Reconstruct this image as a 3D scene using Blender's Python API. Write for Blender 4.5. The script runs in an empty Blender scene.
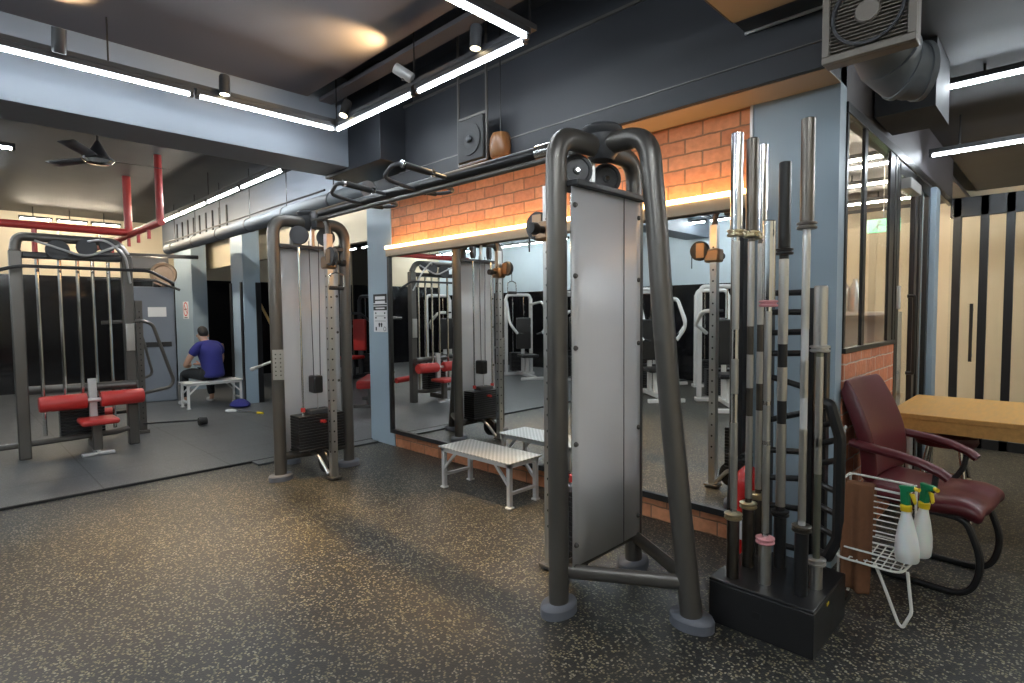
import bpy, bmesh, math, random
from mathutils import Vector, Matrix
random.seed(7)
PI = math.pi
sc = bpy.context.scene
col = sc.collection
V = Vector

# ------------------------------------------------------------------ helpers
class MB:
    """collects shapes, links them as ONE mesh object"""
    def __init__(s): s.v = []; s.f = []; s.k = 0; s.mi = []
    def add(s, vs, fs):
        b = len(s.v); s.v += [tuple(v) for v in vs]; s.f += [tuple(i + b for i in f) for f in fs]; s.mi += [s.k] * len(fs); return s
    def use(s, k): s.k = k; return s
    def box(s, x0, x1, y0, y1, z0, z1):
        vs = [(x, y, z) for z in (z0, z1) for y in (y0, y1) for x in (x0, x1)]
        return s.add(vs, [(0, 2, 3, 1), (4, 5, 7, 6), (0, 1, 5, 4), (2, 6, 7, 3), (0, 4, 6, 2), (1, 3, 7, 5)])
    def bar(s, a, b, w, h, up=(0, 0, 1)):
        a, b = V(a), V(b); d = (b - a).normalized(); u = V(up)
        if abs(d.dot(u)) > .98: u = V((1, 0, 0))
        r = d.cross(u).normalized(); u = r.cross(d)
        vs = [p + r * sx * w / 2 + u * sz * h / 2 for p in (a, b) for sx, sz in ((-1, -1), (1, -1), (1, 1), (-1, 1))]
        return s.add(vs, [(3, 2, 1, 0), (4, 5, 6, 7), (0, 1, 5, 4), (1, 2, 6, 5), (2, 3, 7, 6), (3, 0, 4, 7)])
    def tube(s, pts, r, n=12, r2=None, side=(0, 0, 1), closed=False, radii=None):
        pts = [V(p) for p in pts]; m = len(pts); r2 = r if r2 is None else r2
        vs = []; prev = None
        for i, p in enumerate(pts):
            if closed: t = (pts[(i + 1) % m] - pts[i - 1])
            else: t = pts[min(i + 1, m - 1)] - pts[max(i - 1, 0)]
            t.normalize(); sd = V(side)
            if prev is None:
                if abs(t.dot(sd)) > .97: sd = V((1, 0, 0)) if abs(t.x) < .9 else V((0, 1, 0))
                a = (sd - t * sd.dot(t)).normalized()
            else: a = (prev - t * prev.dot(t)).normalized()
            prev = a; b = t.cross(a); k = radii[i] if radii else 1
            for j in range(n):
                g = 2 * PI * j / n; vs.append(p + a * r * k * math.cos(g) + b * r2 * k * math.sin(g))
        fs = []
        for i in range(m if closed else m - 1):
            o = i * n; q = ((i + 1) % m) * n
            for j in range(n): fs.append((o + j, o + (j + 1) % n, q + (j + 1) % n, q + j))
        if not closed: fs += [tuple(range(n - 1, -1, -1)), tuple(range((m - 1) * n, m * n))]
        return s.add(vs, fs)
    def cyl(s, a, b, r, n=16, rb=None):
        return s.tube([a, b], r, n, radii=None if rb is None else [1, rb / r])
    def lathe(s, prof, o=(0, 0, 0), ax=(0, 0, 1), n=24, ring=False):
        o = V(o); ax = V(ax).normalized(); q = ax.to_track_quat('Z', 'Y'); vs = []; fs = []
        for r, z in prof:
            for j in range(n):
                g = 2 * PI * j / n; vs.append(o + q @ V((r * math.cos(g), r * math.sin(g), z)))
        for i in range(len(prof) - 1):
            for j in range(n): fs.append((i * n + j, i * n + (j + 1) % n, (i + 1) * n + (j + 1) % n, (i + 1) * n + j))
        if ring:
            q_ = (len(prof) - 1) * n; fs += [(q_ + j, q_ + (j + 1) % n, (j + 1) % n, j) for j in range(n)]
        else: fs += [tuple(range(n - 1, -1, -1)), tuple(range((len(prof) - 1) * n, len(prof) * n))]
        return s.add(vs, fs)
    def prism(s, pts, d):
        """polygon (3-D points) extruded by vector d"""
        pts = [V(p) for p in pts]; d = V(d); n = len(pts)
        nrm = sum(((pts[i] - pts[0]).cross(pts[(i + 1) % n] - pts[0]) for i in range(1, n - 1)), V((0, 0, 0)))
        if nrm.dot(d) > 0: pts.reverse()
        vs = pts + [p + d for p in pts]
        return s.add(vs, [tuple(range(n)), tuple(range(2 * n - 1, n - 1, -1))] + [(i, i + n, (i + 1) % n + n, (i + 1) % n) for i in range(n)])
    def grid(s, rows):
        m, n = len(rows), len(rows[0]); vs = [p for r in rows for p in r]
        return s.add(vs, [(i * n + j, i * n + j + 1, (i + 1) * n + j + 1, (i + 1) * n + j) for i in range(m - 1) for j in range(n - 1)])
    def build(s, name, mat, parent=None, bevel=0, smooth=35, sub=0, solid=0, mat2=None):
        me = bpy.data.meshes.new(name); me.from_pydata(s.v, [], s.f)
        if mat2: me.polygons.foreach_set('material_index', s.mi)
        bm = bmesh.new(); bm.from_mesh(me); bmesh.ops.recalc_face_normals(bm, faces=bm.faces); bm.to_mesh(me); bm.free()
        if smooth:
            for p in me.polygons: p.use_smooth = True
            me.set_sharp_from_angle(angle=math.radians(smooth))
        me.materials.append(mat)
        if mat2: me.materials.append(mat2)
        o = bpy.data.objects.new(name, me); col.objects.link(o)
        if parent: o.parent = parent
        if solid: m = o.modifiers.new('t', 'SOLIDIFY'); m.thickness = solid; m.offset = 0
        if bevel:
            m = o.modifiers.new('b', 'BEVEL'); m.width = bevel; m.segments = 2; m.limit_method = 'ANGLE'; m.angle_limit = math.radians(40)
        if sub: m = o.modifiers.new('s', 'SUBSURF'); m.levels = m.render_levels = sub
        return o

def rnd(pts, r, n=6, closed=False):
    """polyline with rounded corners"""
    P = [V(p) for p in pts]; out = []
    m = len(P)
    for i, p in enumerate(P):
        if not closed and i in (0, m - 1): out.append(p); continue
        a, b = P[i - 1], P[(i + 1) % m]
        rr = min(r, (a - p).length * .48, (b - p).length * .48)
        s, e = p + (a - p).normalized() * rr, p + (b - p).normalized() * rr
        for k in range(n + 1):
            t = k / n; out.append(s * (1 - t) ** 2 + p * 2 * t * (1 - t) + e * t * t)
    return out
def thing(name, label, cat, loc=(0, 0, 0), rz=0, group=None):
    o = bpy.data.objects.new(name, None); col.objects.link(o); o.location = loc; o.rotation_euler = (0, 0, rz)
    o.empty_display_size = .1
    return tag(o, label, cat, group)
def tag(o, label, cat, group=None):
    o['label'] = label; o['category'] = cat
    if group: o['group'] = group
    return o
def struct(name, mb, mat, **k):
    o = mb.build(name, mat, **k); o['kind'] = 'structure'; return o
def dup(root, loc, rz, label):
    def cp(o, parent):
        c = o.copy(); col.objects.link(c); c.parent = parent
        for ch in list(kids.get(o.name, [])): cp(ch, c)
        return c
    kids = {}
    for o in bpy.data.objects:
        if o.parent: kids.setdefault(o.parent.name, []).append(o)
    r = cp(root, None); r.location = loc; r.rotation_euler = (0, 0, rz); r['label'] = label
    return r

# ------------------------------------------------------------------ materials
def mat(name, c=(.5, .5, .5), metal=0, rough=.5, noise=0, nscale=8, bump=0, bscale=200, coat=0, spec=.5, stretch=None):
    m = bpy.data.materials.new(name); m.use_nodes = True; nt = m.node_tree; b = nt.nodes['Principled BSDF']
    b.inputs['Base Color'].default_value = (*c, 1); b.inputs['Metallic'].default_value = metal
    b.inputs['Roughness'].default_value = rough; b.inputs['Coat Weight'].default_value = coat
    b.inputs['Specular IOR Level'].default_value = spec
    tc = nt.nodes.new('ShaderNodeTexCoord'); out = tc.outputs['Object']
    if stretch:
        mp = nt.nodes.new('ShaderNodeMapping'); mp.inputs['Scale'].default_value = stretch; nt.links.new(out, mp.inputs[0]); out = mp.outputs[0]
    if noise:
        n = nt.nodes.new('ShaderNodeTexNoise'); n.inputs['Scale'].default_value = nscale; n.inputs['Detail'].default_value = 4
        nt.links.new(out, n.inputs['Vector'])
        r = nt.nodes.new('ShaderNodeMapRange'); r.inputs[3].default_value = 1 - noise; r.inputs[4].default_value = 1 + noise
        nt.links.new(n.outputs['Fac'], r.inputs[0])
        x = nt.nodes.new('ShaderNodeMix'); x.data_type = 'RGBA'; x.blend_type = 'MULTIPLY'; x.inputs[0].default_value = 1
        x.inputs[6].default_value = (*c, 1); nt.links.new(r.outputs[0], x.inputs[7]); nt.links.new(x.outputs[2], b.inputs['Base Color'])
        r2 = nt.nodes.new('ShaderNodeMapRange'); r2.inputs[3].default_value = max(0, rough - noise * .3); r2.inputs[4].default_value = min(1, rough + noise * .3)
        nt.links.new(n.outputs['Fac'], r2.inputs[0]); nt.links.new(r2.outputs[0], b.inputs['Roughness'])
    if bump:
        n = nt.nodes.new('ShaderNodeTexNoise'); n.inputs['Scale'].default_value = bscale; nt.links.new(out, n.inputs['Vector'])
        u = nt.nodes.new('ShaderNodeBump'); u.inputs['Strength'].default_value = bump; u.inputs['Distance'].default_value = .002
        nt.links.new(n.outputs['Fac'], u.inputs['Height']); nt.links.new(u.outputs[0], b.inputs['Normal'])
    return m
def emit(name, c, s):
    m = bpy.data.materials.new(name); m.use_nodes = True; b = m.node_tree.nodes['Principled BSDF']
    b.inputs['Base Color'].default_value = (.8, .8, .8, 1)
    b.inputs['Emission Color'].default_value = (*c, 1); b.inputs['Emission Strength'].default_value = s
    return m
def N(nt, t, **k):
    n = nt.nodes.new('ShaderNode' + t)
    for a, v in k.items(): setattr(n, a, v)
    return n
def math_n(nt, op, a, b=None):
    n = N(nt, 'Math', operation=op)
    for i, v in enumerate((a, b)):
        if v is None: continue
        if isinstance(v, (int, float)): n.inputs[i].default_value = v
        else: nt.links.new(v, n.inputs[i])
    return n.outputs[0]
def brick_mat(name, axis, c1, c2, mortar, bw=.24, rh=.095):
    m = bpy.data.materials.new(name); m.use_nodes = True; nt = m.node_tree; b = nt.nodes['Principled BSDF']; L = nt.links.new
    tc = N(nt, 'TexCoord'); sp = N(nt, 'SeparateXYZ'); cb = N(nt, 'CombineXYZ'); L(tc.outputs['Object'], sp.inputs[0])
    ns = N(nt, 'TexNoise'); ns.inputs['Scale'].default_value = 9; L(tc.outputs['Object'], ns.inputs[0])
    wob = math_n(nt, 'MULTIPLY', math_n(nt, 'SUBTRACT', ns.outputs['Fac'], .5), .02)
    L(sp.outputs[axis], cb.inputs[0]); L(math_n(nt, 'ADD', sp.outputs[2], wob), cb.inputs[1])
    bt = N(nt, 'TexBrick'); L(cb.outputs[0], bt.inputs['Vector'])
    for k, v in {'Color1': (*c1, 1), 'Color2': (*c2, 1), 'Mortar': (*mortar, 1), 'Scale': 1, 'Mortar Size': .006, 'Mortar Smooth': .35, 'Bias': 0, 'Brick Width': bw, 'Row Height': rh}.items(): bt.inputs[k].default_value = v
    n2 = N(nt, 'TexNoise'); n2.inputs['Scale'].default_value = 25; n2.inputs['Detail'].default_value = 6; L(tc.outputs['Object'], n2.inputs[0])
    x = N(nt, 'Mix', data_type='RGBA', blend_type='MULTIPLY'); x.inputs[0].default_value = 1
    r = N(nt, 'MapRange'); r.inputs[3].default_value = .7; r.inputs[4].default_value = 1.3; L(n2.outputs['Fac'], r.inputs[0])
    L(bt.outputs['Color'], x.inputs[6]); L(r.outputs[0], x.inputs[7]); L(x.outputs[2], b.inputs['Base Color'])
    b.inputs['Roughness'].default_value = .7
    h = math_n(nt, 'ADD', math_n(nt, 'MULTIPLY', math_n(nt, 'SUBTRACT', 1, bt.outputs['Fac']), 1.0), math_n(nt, 'MULTIPLY', n2.outputs['Fac'], .5))
    u = N(nt, 'Bump'); u.inputs['Strength'].default_value = .8; u.inputs['Distance'].default_value = .02; L(h, u.inputs['Height']); L(u.outputs[0], b.inputs['Normal'])
    return m
def speck_mat(name, base, tints, dens, scale, rough, tile=1.0, tvar=.12, seam=0.0, offs=(0, 0)):
    """rubber flooring: black crumb with coloured flecks, laid in square tiles"""
    m = bpy.data.materials.new(name); m.use_nodes = True; nt = m.node_tree; b = nt.nodes['Principled BSDF']; L = nt.links.new
    tc = N(nt, 'TexCoord')
    nz = N(nt, 'TexNoise'); nz.inputs['Scale'].default_value = scale * .9; nz.inputs['Detail'].default_value = 2; L(tc.outputs['Object'], nz.inputs[0])
    dv = N(nt, 'VectorMath', operation='SCALE'); L(nz.outputs['Color'], dv.inputs[0]); dv.inputs[3].default_value = .016
    ad = N(nt, 'VectorMath', operation='ADD'); L(tc.outputs['Object'], ad.inputs[0]); L(dv.outputs[0], ad.inputs[1])
    vo = N(nt, 'TexVoronoi', voronoi_dimensions='2D'); vo.inputs['Scale'].default_value = scale; L(ad.outputs[0], vo.inputs['Vector'])
    sp = N(nt, 'SeparateColor'); L(vo.outputs['Color'], sp.inputs[0])
    pick = math_n(nt, 'LESS_THAN', sp.outputs[0], dens); near = math_n(nt, 'LESS_THAN', vo.outputs['Distance'], .42)
    f = math_n(nt, 'MULTIPLY', pick, near)
    ramp = N(nt, 'ValToRGB'); ramp.color_ramp.interpolation = 'CONSTANT'
    while len(ramp.color_ramp.elements) < len(tints): ramp.color_ramp.elements.new(.5)
    for i, t in enumerate(tints): e = ramp.color_ramp.elements[i]; e.position = i / len(tints); e.color = (*t, 1)
    L(sp.outputs[1], ramp.inputs[0])
    # tile tone
    mp = N(nt, 'Mapping'); mp.inputs['Location'].default_value = (offs[0], offs[1], 0); mp.inputs['Scale'].default_value = (1 / tile, 1 / tile, 1 / tile); L(tc.outputs['Object'], mp.inputs[0])
    fl = N(nt, 'VectorMath', operation='FLOOR'); L(mp.outputs[0], fl.inputs[0])
    wn = N(nt, 'TexWhiteNoise', noise_dimensions='2D'); L(fl.outputs[0], wn.inputs['Vector'])
    big = N(nt, 'TexNoise'); big.inputs['Scale'].default_value = 2.2; big.inputs['Detail'].default_value = 5; L(tc.outputs['Object'], big.inputs[0])
    tone = math_n(nt, 'ADD', math_n(nt, 'MULTIPLY', math_n(nt, 'SUBTRACT', wn.outputs['Value'], .5), tvar * 2), math_n(nt, 'ADD', .7, math_n(nt, 'MULTIPLY', big.outputs['Fac'], .6)))
    if seam:
        fr = N(nt, 'VectorMath', operation='FRACTION'); L(mp.outputs[0], fr.inputs[0]); s2 = N(nt, 'SeparateXYZ'); L(fr.outputs[0], s2.inputs[0])
        for ax in (0, 1):
            e = math_n(nt, 'GREATER_THAN', math_n(nt, 'ABSOLUTE', math_n(nt, 'SUBTRACT', s2.outputs[ax], .5)), .5 - seam)
            tone = math_n(nt, 'MULTIPLY', tone, math_n(nt, 'SUBTRACT', 1, math_n(nt, 'MULTIPLY', e, .6)))
    x = N(nt, 'Mix', data_type='RGBA'); L(f, x.inputs[0]); x.inputs[6].default_value = (*base, 1); L(ramp.outputs[0], x.inputs[7])
    y = N(nt, 'Mix', data_type='RGBA', blend_type='MULTIPLY'); y.inputs[0].default_value = 1; L(x.outputs[2], y.inputs[6]); L(tone, y.inputs[7])
    L(y.outputs[2], b.inputs['Base Color'])
    b.inputs['Roughness'].default_value = rough; b.inputs['Specular IOR Level'].default_value = .45
    fine = N(nt, 'TexNoise'); fine.inputs['Scale'].default_value = 160; L(tc.outputs['Object'], fine.inputs[0])
    u = N(nt, 'Bump'); u.inputs['Strength'].default_value = .5; u.inputs['Distance'].default_value = .003; L(fine.outputs['Fac'], u.inputs['Height']); L(u.outputs[0], b.inputs['Normal'])
    return m

M = {}
M['floor'] = speck_mat('speckled_rubber', (.026, .0265, .026), [(.20, .175, .105), (.15, .135, .085), (.24, .225, .17), (.11, .10, .07)], .40, 82, .42, tile=1.0, tvar=.10)
M['mat'] = speck_mat('grey_rubber_mat', (.088, .092, .095), [(.15, .155, .16), (.12, .125, .13)], .3, 90, .36, tile=1.0, tvar=.10, seam=.006, offs=(.3, .1))
M['rubber'] = mat('black_rubber', (.015, .015, .016), rough=.6, noise=.15)
M['brick'] = brick_mat('orange_brick', 0, (.66, .28, .135), (.54, .20, .095), (.30, .16, .09))
M['brick_side'] = brick_mat('orange_brick_side', 1, (.60, .22, .11), (.50, .17, .09), (.60, .45, .36))
M['blue_light'] = mat('light_blue_paint', (.46, .55, .60), rough=.5, noise=.04)
M['blue'] = mat('pale_blue_paint', (.30, .385, .455), rough=.45, noise=.05, nscale=3)
M['beam'] = mat('grey_blue_paint', (.165, .19, .23), rough=.5, noise=.06, nscale=3)
M['beam_dark'] = mat('slate_paint', (.016, .018, .023), rough=.5, noise=.15, nscale=2.5)
M['ceil'] = mat('grey_ceiling_board', (.095, .088, .098), rough=.55, noise=.06, nscale=2)
M['ceil_dark'] = mat('black_ceiling_paint', (.022, .024, .03), rough=.6, noise=.15, nscale=3)
M['ceil_far'] = mat('charcoal_ceiling_paint', (.022, .025, .03), rough=.6, noise=.15, nscale=3)
M['cream'] = mat('cream_paint', (.66, .56, .40), rough=.6, noise=.05, nscale=3)
M['tan'] = mat('tan_paint_warm_lit', (.38, .30, .21), rough=.5, noise=.05)  # tan carries warm LED light, as on the grey soffit
M['black'] = mat('black_powder_coat', (.012, .012, .013), rough=.32, noise=.1, nscale=20)
M['blackglass'] = mat('black_gloss_panel', (.006, .006, .007), rough=.12, spec=.5, noise=.05)
M['gun'] = mat('gunmetal_tube_paint', (.135, .127, .117), metal=.62, rough=.34, noise=.08, nscale=6)
M['gun_dark'] = mat('charcoal_plastic', (.045, .047, .052), rough=.42, noise=.08)
M['foot'] = mat('blue_grey_rubber_foot', (.13, .14, .165), rough=.5, noise=.1, nscale=30)
M['chrome'] = mat('chrome', (.74, .74, .73), metal=1, rough=.13, noise=.08, nscale=40, stretch=(1, 1, .1))
M['steel'] = mat('brushed_steel', (.62, .61, .59), metal=1, rough=.3, noise=.12, nscale=30, stretch=(1, 1, .15))
M['steel_dark'] = mat('worn_dark_steel', (.14, .125, .11), metal=1, rough=.33, noise=.35, nscale=30, stretch=(1, 1, .3))
M['zinc'] = mat('greenish_zinc', (.27, .29, .25), metal=1, rough=.33, noise=.15, nscale=25)
M['brass'] = mat('brass_ring', (.66, .57, .38), metal=1, rough=.28, noise=.1)
M['copper'] = mat('copper_housing', (.34, .23, .15), metal=1, rough=.35, noise=.15)
M['pink'] = mat('pink_enamel', (.62, .28, .30), rough=.4, noise=.15, nscale=60)
M['silver_paint'] = mat('silver_paint', (.62, .62, .62), metal=.35, rough=.35, noise=.06)
M['white'] = mat('white_enamel', (.74, .74, .72), rough=.35, noise=.04)
M['whitewire'] = mat('white_coated_wire', (.72, .72, .68), rough=.35)
M['red'] = mat('red_vinyl', (.50, .035, .03), rough=.4, noise=.1, bump=.2)
M['redpaint'] = mat('red_pipe_paint', (.33, .028, .024), rough=.4, noise=.1)
M['burg'] = mat('burgundy_leather', (.095, .012, .017), rough=.34, noise=.15, nscale=6, bump=.35, bscale=120)
M['wood'] = mat('desk_wood', (.58, .33, .105), rough=.4, noise=.25, nscale=6, stretch=(8, 1, 8))
M['stick'] = mat('yellow_wood', (.60, .38, .13), rough=.5, noise=.15)
M['towel'] = mat('brown_towel', (.17, .075, .036), rough=.95, noise=.2, nscale=40, bump=.9, bscale=300)
M['bottle'] = mat('milky_plastic', (.72, .75, .74), rough=.3, noise=.03); M['bottle'].node_tree.nodes['Principled BSDF'].inputs['Subsurface Weight'].default_value = .3
M['green'] = mat('green_plastic', (.01, .23, .09), rough=.35)
M['yellow'] = mat('yellow_plastic', (.70, .52, .02), rough=.35)
M['fabric'] = mat('blue_jersey', (.022, .025, .17), rough=.9, noise=.15, nscale=12, bump=.3)
M['trouser'] = mat('dark_trouser', (.012, .014, .016), rough=.9, noise=.2)
M['skin'] = mat('skin', (.46, .27, .19), rough=.5, noise=.06)
M['hair'] = mat('black_hair', (.012, .009, .008), rough=.6, bump=.8, bscale=150)
M['shoe'] = mat('white_shoe', (.55, .55, .55), rough=.6)
M['copperfan'] = mat('varnished_timber', (.20, .085, .03), rough=.35, noise=.25, nscale=10, stretch=(6, 6, 1))
M['louvre'] = mat('grey_plastic_louvre', (.185, .165, .145), rough=.45, noise=.06)
M['duct'] = mat('grey_pvc_pipe', (.12, .135, .15), rough=.6, noise=.08)
M['tube'] = emit('tube_light', (.84, .93, 1), 17)
M['tube_strong'] = emit('tube_light_strong', (.90, .96, 1), 46)
M['tube_office'] = emit('tube_light_office', (1, .87, .68), 36)
M['tube_warm'] = emit('tube_light_far', (1, .86, .66), 48)
M['strip'] = emit('warm_led_strip', (1, .60, .24), 7)
M['lens'] = emit('spot_lens', (1, .82, .5), 7)
M['exit'] = emit('exit_panel_green', (.02, .5, .2), 1.0)
M['paper'] = mat('white_paper', (.72, .72, .72), rough=.6)
M['ink'] = mat('black_print', (.01, .01, .01), rough=.5)
M['redink'] = mat('red_print', (.6, .03, .03), rough=.5)
M['extred'] = mat('red_cylinder_paint', (.55, .02, .018), rough=.25)
def mirror_mat(name, c, r):
    m = mat(name, c, metal=1, rough=r); return m
M['mirror'] = mirror_mat('mirror_glass', (.86, .88, .87), .008)
M['mirror_dark'] = mirror_mat('smoked_mirror_glass', (.30, .31, .32), .02)
def glass_mat():
    m = bpy.data.materials.new('clear_glass'); m.use_nodes = True; nt = m.node_tree; nt.nodes.clear(); L = nt.links.new
    o = N(nt, 'OutputMaterial'); t = N(nt, 'BsdfTransparent'); t.inputs[0].default_value = (.96, .97, .965, 1); g = N(nt, 'BsdfGlossy'); g.inputs['Roughness'].default_value = .02
    fr = N(nt, 'Fresnel'); fr.inputs[0].default_value = 1.45; ge = N(nt, 'NewGeometry'); mx = N(nt, 'MixShader'); L(math_n(nt, 'MULTIPLY', fr.outputs[0], math_n(nt, 'SUBTRACT', 1, ge.outputs['Backfacing'])), mx.inputs[0]); L(t.outputs[0], mx.inputs[1]); L(g.outputs[0], mx.inputs[2]); L(mx.outputs[0], o.inputs[0]); return m
M['glass'] = glass_mat()
def frost_mat():
    """frosted silver polycarbonate sheet"""
    m = bpy.data.materials.new('frosted_silver_sheet'); m.use_nodes = True; nt = m.node_tree; nt.nodes.clear(); L = nt.links.new
    o = N(nt, 'OutputMaterial'); rf = N(nt, 'BsdfRefraction'); rf.inputs['Roughness'].default_value = .2; rf.inputs['IOR'].default_value = 1.12; rf.inputs[0].default_value = (.96, .96, .97, 1)
    tl = N(nt, 'BsdfTranslucent'); tl.inputs[0].default_value = (.93, .93, .94, 1)
    gl = N(nt, 'BsdfGlossy'); gl.inputs[0].default_value = (.78, .79, .80, 1); gl.inputs['Roughness'].default_value = .36
    df = N(nt, 'BsdfDiffuse'); df.inputs[0].default_value = (.92, .93, .95, 1)
    a = N(nt, 'MixShader'); a.inputs[0].default_value = .5; L(rf.outputs[0], a.inputs[1]); L(tl.outputs[0], a.inputs[2])
    c = N(nt, 'MixShader'); c.inputs[0].default_value = .68; L(gl.outputs[0], c.inputs[1]); L(df.outputs[0], c.inputs[2])
    b = N(nt, 'MixShader'); b.inputs[0].default_value = .42; L(a.outputs[0], b.inputs[1]); L(c.outputs[0], b.inputs[2])
    tc = N(nt, 'TexCoord'); mp = N(nt, 'Mapping'); mp.inputs['Scale'].default_value = (14, 14, .6); L(tc.outputs['Object'], mp.inputs[0])
    nz = N(nt, 'TexNoise'); nz.inputs['Scale'].default_value = 2; L(mp.outputs[0], nz.inputs[0]); u = N(nt, 'Bump'); u.inputs['Strength'].default_value = .12; u.inputs['Distance'].default_value = .01
    L(nz.outputs['Fac'], u.inputs['Height'])
    for s in (gl, df): L(u.outputs[0], s.inputs['Normal'])
    L(b.outputs[0], o.inputs[0]); return m
M['frost'] = frost_mat()
def tread_mat():
    m = mat('chequer_plate', (.70, .70, .68), metal=.5, rough=.3); nt = m.node_tree; L = nt.links.new
    tc = N(nt, 'TexCoord'); mp = N(nt, 'Mapping'); mp.inputs['Rotation'].default_value = (0, 0, PI / 4); mp.inputs['Scale'].default_value = (34, 34, 34); L(tc.outputs['Object'], mp.inputs[0])
    v = N(nt, 'TexVoronoi', voronoi_dimensions='2D'); v.inputs['Scale'].default_value = 1; v.inputs['Randomness'].default_value = 0; L(mp.outputs[0], v.inputs['Vector'])
    h = math_n(nt, 'LESS_THAN', v.outputs['Distance'], .3); u = N(nt, 'Bump'); u.inputs['Strength'].default_value = .8; u.inputs['Distance'].default_value = .004; L(h, u.inputs['Height']); L(u.outputs[0], nt.nodes['Principled BSDF'].inputs['Normal'])
    x = N(nt, 'Mix', data_type='RGBA'); x.inputs[6].default_value = (.50, .50, .48, 1); x.inputs[7].default_value = (.82, .82, .80, 1); L(h, x.inputs[0]); L(x.outputs[2], nt.nodes['Principled BSDF'].inputs['Base Color'])
    return m
M['tread'] = tread_mat()

# ------------------------------------------------------------------ setting
W = 3.45
struct('floor', MB().box(-14.2, 3.2, -4.4, 10.2, -.12, 0), M['floor'])
struct('floor_raised_mats', MB().box(-14, -5.68, -4.2, 7.9, 0.0005, .018), M['mat'], bevel=.004)
struct('floor_mat_step', MB().box(-5.655, -5.50, 2.09, 3.42, 0.0005, .018), M['mat'], bevel=.004)
struct('trim_mat_edge', MB().box(-5.68, -5.655, -4.2, 7.9, 0.0005, .019), M['rubber'])
struct('wall_brick', MB().box(-5.2, -1.37, W, W + .12, 0, 2.67), M['brick'])
struct('wall_corner_panel', MB().box(-1.37, -.90, W, W + .12, 0, 3.8), M['blue'])
struct('trim_corner_bead', MB().box(-1.378, -1.362, W - .012, W, 0, 2.67), M['silver_paint'])
struct('pillar_beside_mirror', MB().box(-5.68, -5.2, W - .01, W + .45, 0, 2.93), M['blue'], bevel=.006)
for k, (a, b) in enumerate(((-9.93, -9.40), (-13.12, -12.0))):
    struct('pillar_far', MB().box(a, b, W - .02, 3.70, 0, 2.93), M['blue'], bevel=.006)
# smoked mirrors between the far pillars, cream lintel above
struct('wall_back', MB().box(-14.1, -5.68, 3.84, 3.92, 2.38, 3.42), M['cream'])
for x, y in ((-9.93, 3.408), (-9.47, 3.408)):
    struct('trim_pillar_strip', MB().box(x - .02, x + .05, y, y + .02, 0, 1.98), M['black'])
struct('trim_pillar_side_strip', MB().box(-9.398, -9.38, 3.62, 3.70, 0, 1.98), M['black'])
# the adjoining dark room behind the pillars
struct('wall_adjoining_back', MB().box(-14.2, -5.2, 8.0, 8.2, 0, 3.6), M['blackglass'])
struct('wall_adjoining_side', MB().box(-5.68, -5.22, 3.92, 8.0, 0, 3.6), M['ceil_far'])
struct('ceiling_adjoining', MB().box(-14.0, -5.68, 3.92, 8.0, 3.3, 3.4), M['ceil_far'])
struct('wall_left', MB().box(-14.2, -14.0, -4.4, 8.2, 0, 3.6), M['cream'])
struct('trim_dark_wall_panel', MB().box(-14.0, -13.95, -4.2, 7.95, 0, 2.25), M['blackglass'])
struct('wall_front', MB().box(-14.2, 3.2, -4.4, -4.2, 0, 3.8), M['blue_light'])
struct('trim_dark_front_band', MB().box(-14, 3, -4.2, -4.16, 0, 2.0), M['blackglass'])
struct('wall_right', MB().box(3.0, 3.2, -4.4, 10.2, 0, 3.8), M['cream'])
# ceiling: dark slab, dropped boards
struct('ceiling', MB().box(-14.2, 3.2, -4.4, 10.2, 3.8, 3.95), M['ceil_dark'])
struct('ceiling_board', MB().box(-5.2, 3.0, -4.2, 2.54, 3.52, 3.56), M['ceil'])
struct('ceiling_strip', MB().box(-5.2, -.9, 2.66, 2.79, 3.505, 3.54), M['ceil'])
struct('ceiling_far', MB().box(-14.0, -5.7, -4.2, 3.92, 3.42, 3.5), M['ceil_far'])
struct('beam_cross', MB().box(-5.7, -5.2, -4.2, 2.96, 2.93, 3.8), M['beam'], bevel=.004)
struct('beam_end_block', MB().box(-5.7, -4.62, 2.96, W + .12, 2.90, 3.8), M['beam_dark'], bevel=.004)
struct('beam_soffit', MB().box(-5.2, -.90, 3.17, W + .12, 2.672, 2.80), M['beam_dark'], bevel=.003)
struct('trim_soffit_glow_tint', MB().box(-4.62, -.90, 3.20, W + .0, 2.668, 2.673), M['tan'])  # warm LED glow on the grey underside put into the tan colour
struct('beam_long', MB().box(-4.62, -.90, 3.24, W + .12, 2.80, 3.45), M['beam_dark'], bevel=.003)
struct('trim_ledge_highlight', MB().box(-4.62, -.90, 3.165, 3.24, 2.80, 2.806), M['gun'])  # lighter metal edge stands in for light caught along the ledge
struct('beam_upper', MB().box(-4.62, -.90, 3.34, W + .12, 3.45, 3.8), M['ceil_dark'])
struct('trim_upper_conduit', MB().box(-4.62, -.90, 3.225, 3.24, 3.43, 3.45), M['gun'])
# far side: wall strip above the duct between the pillars
struct('wall_upper_far', MB().box(-14.0, -5.7, 3.46, 3.56, 2.86, 3.42), M['beam'])
for k in range(9):
    struct('trim_wall_rib', MB().box(-12.9 + k * .35, -12.86 + k * .35, 3.44, 3.46, 2.88, 3.3), M['beam_dark'])

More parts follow.
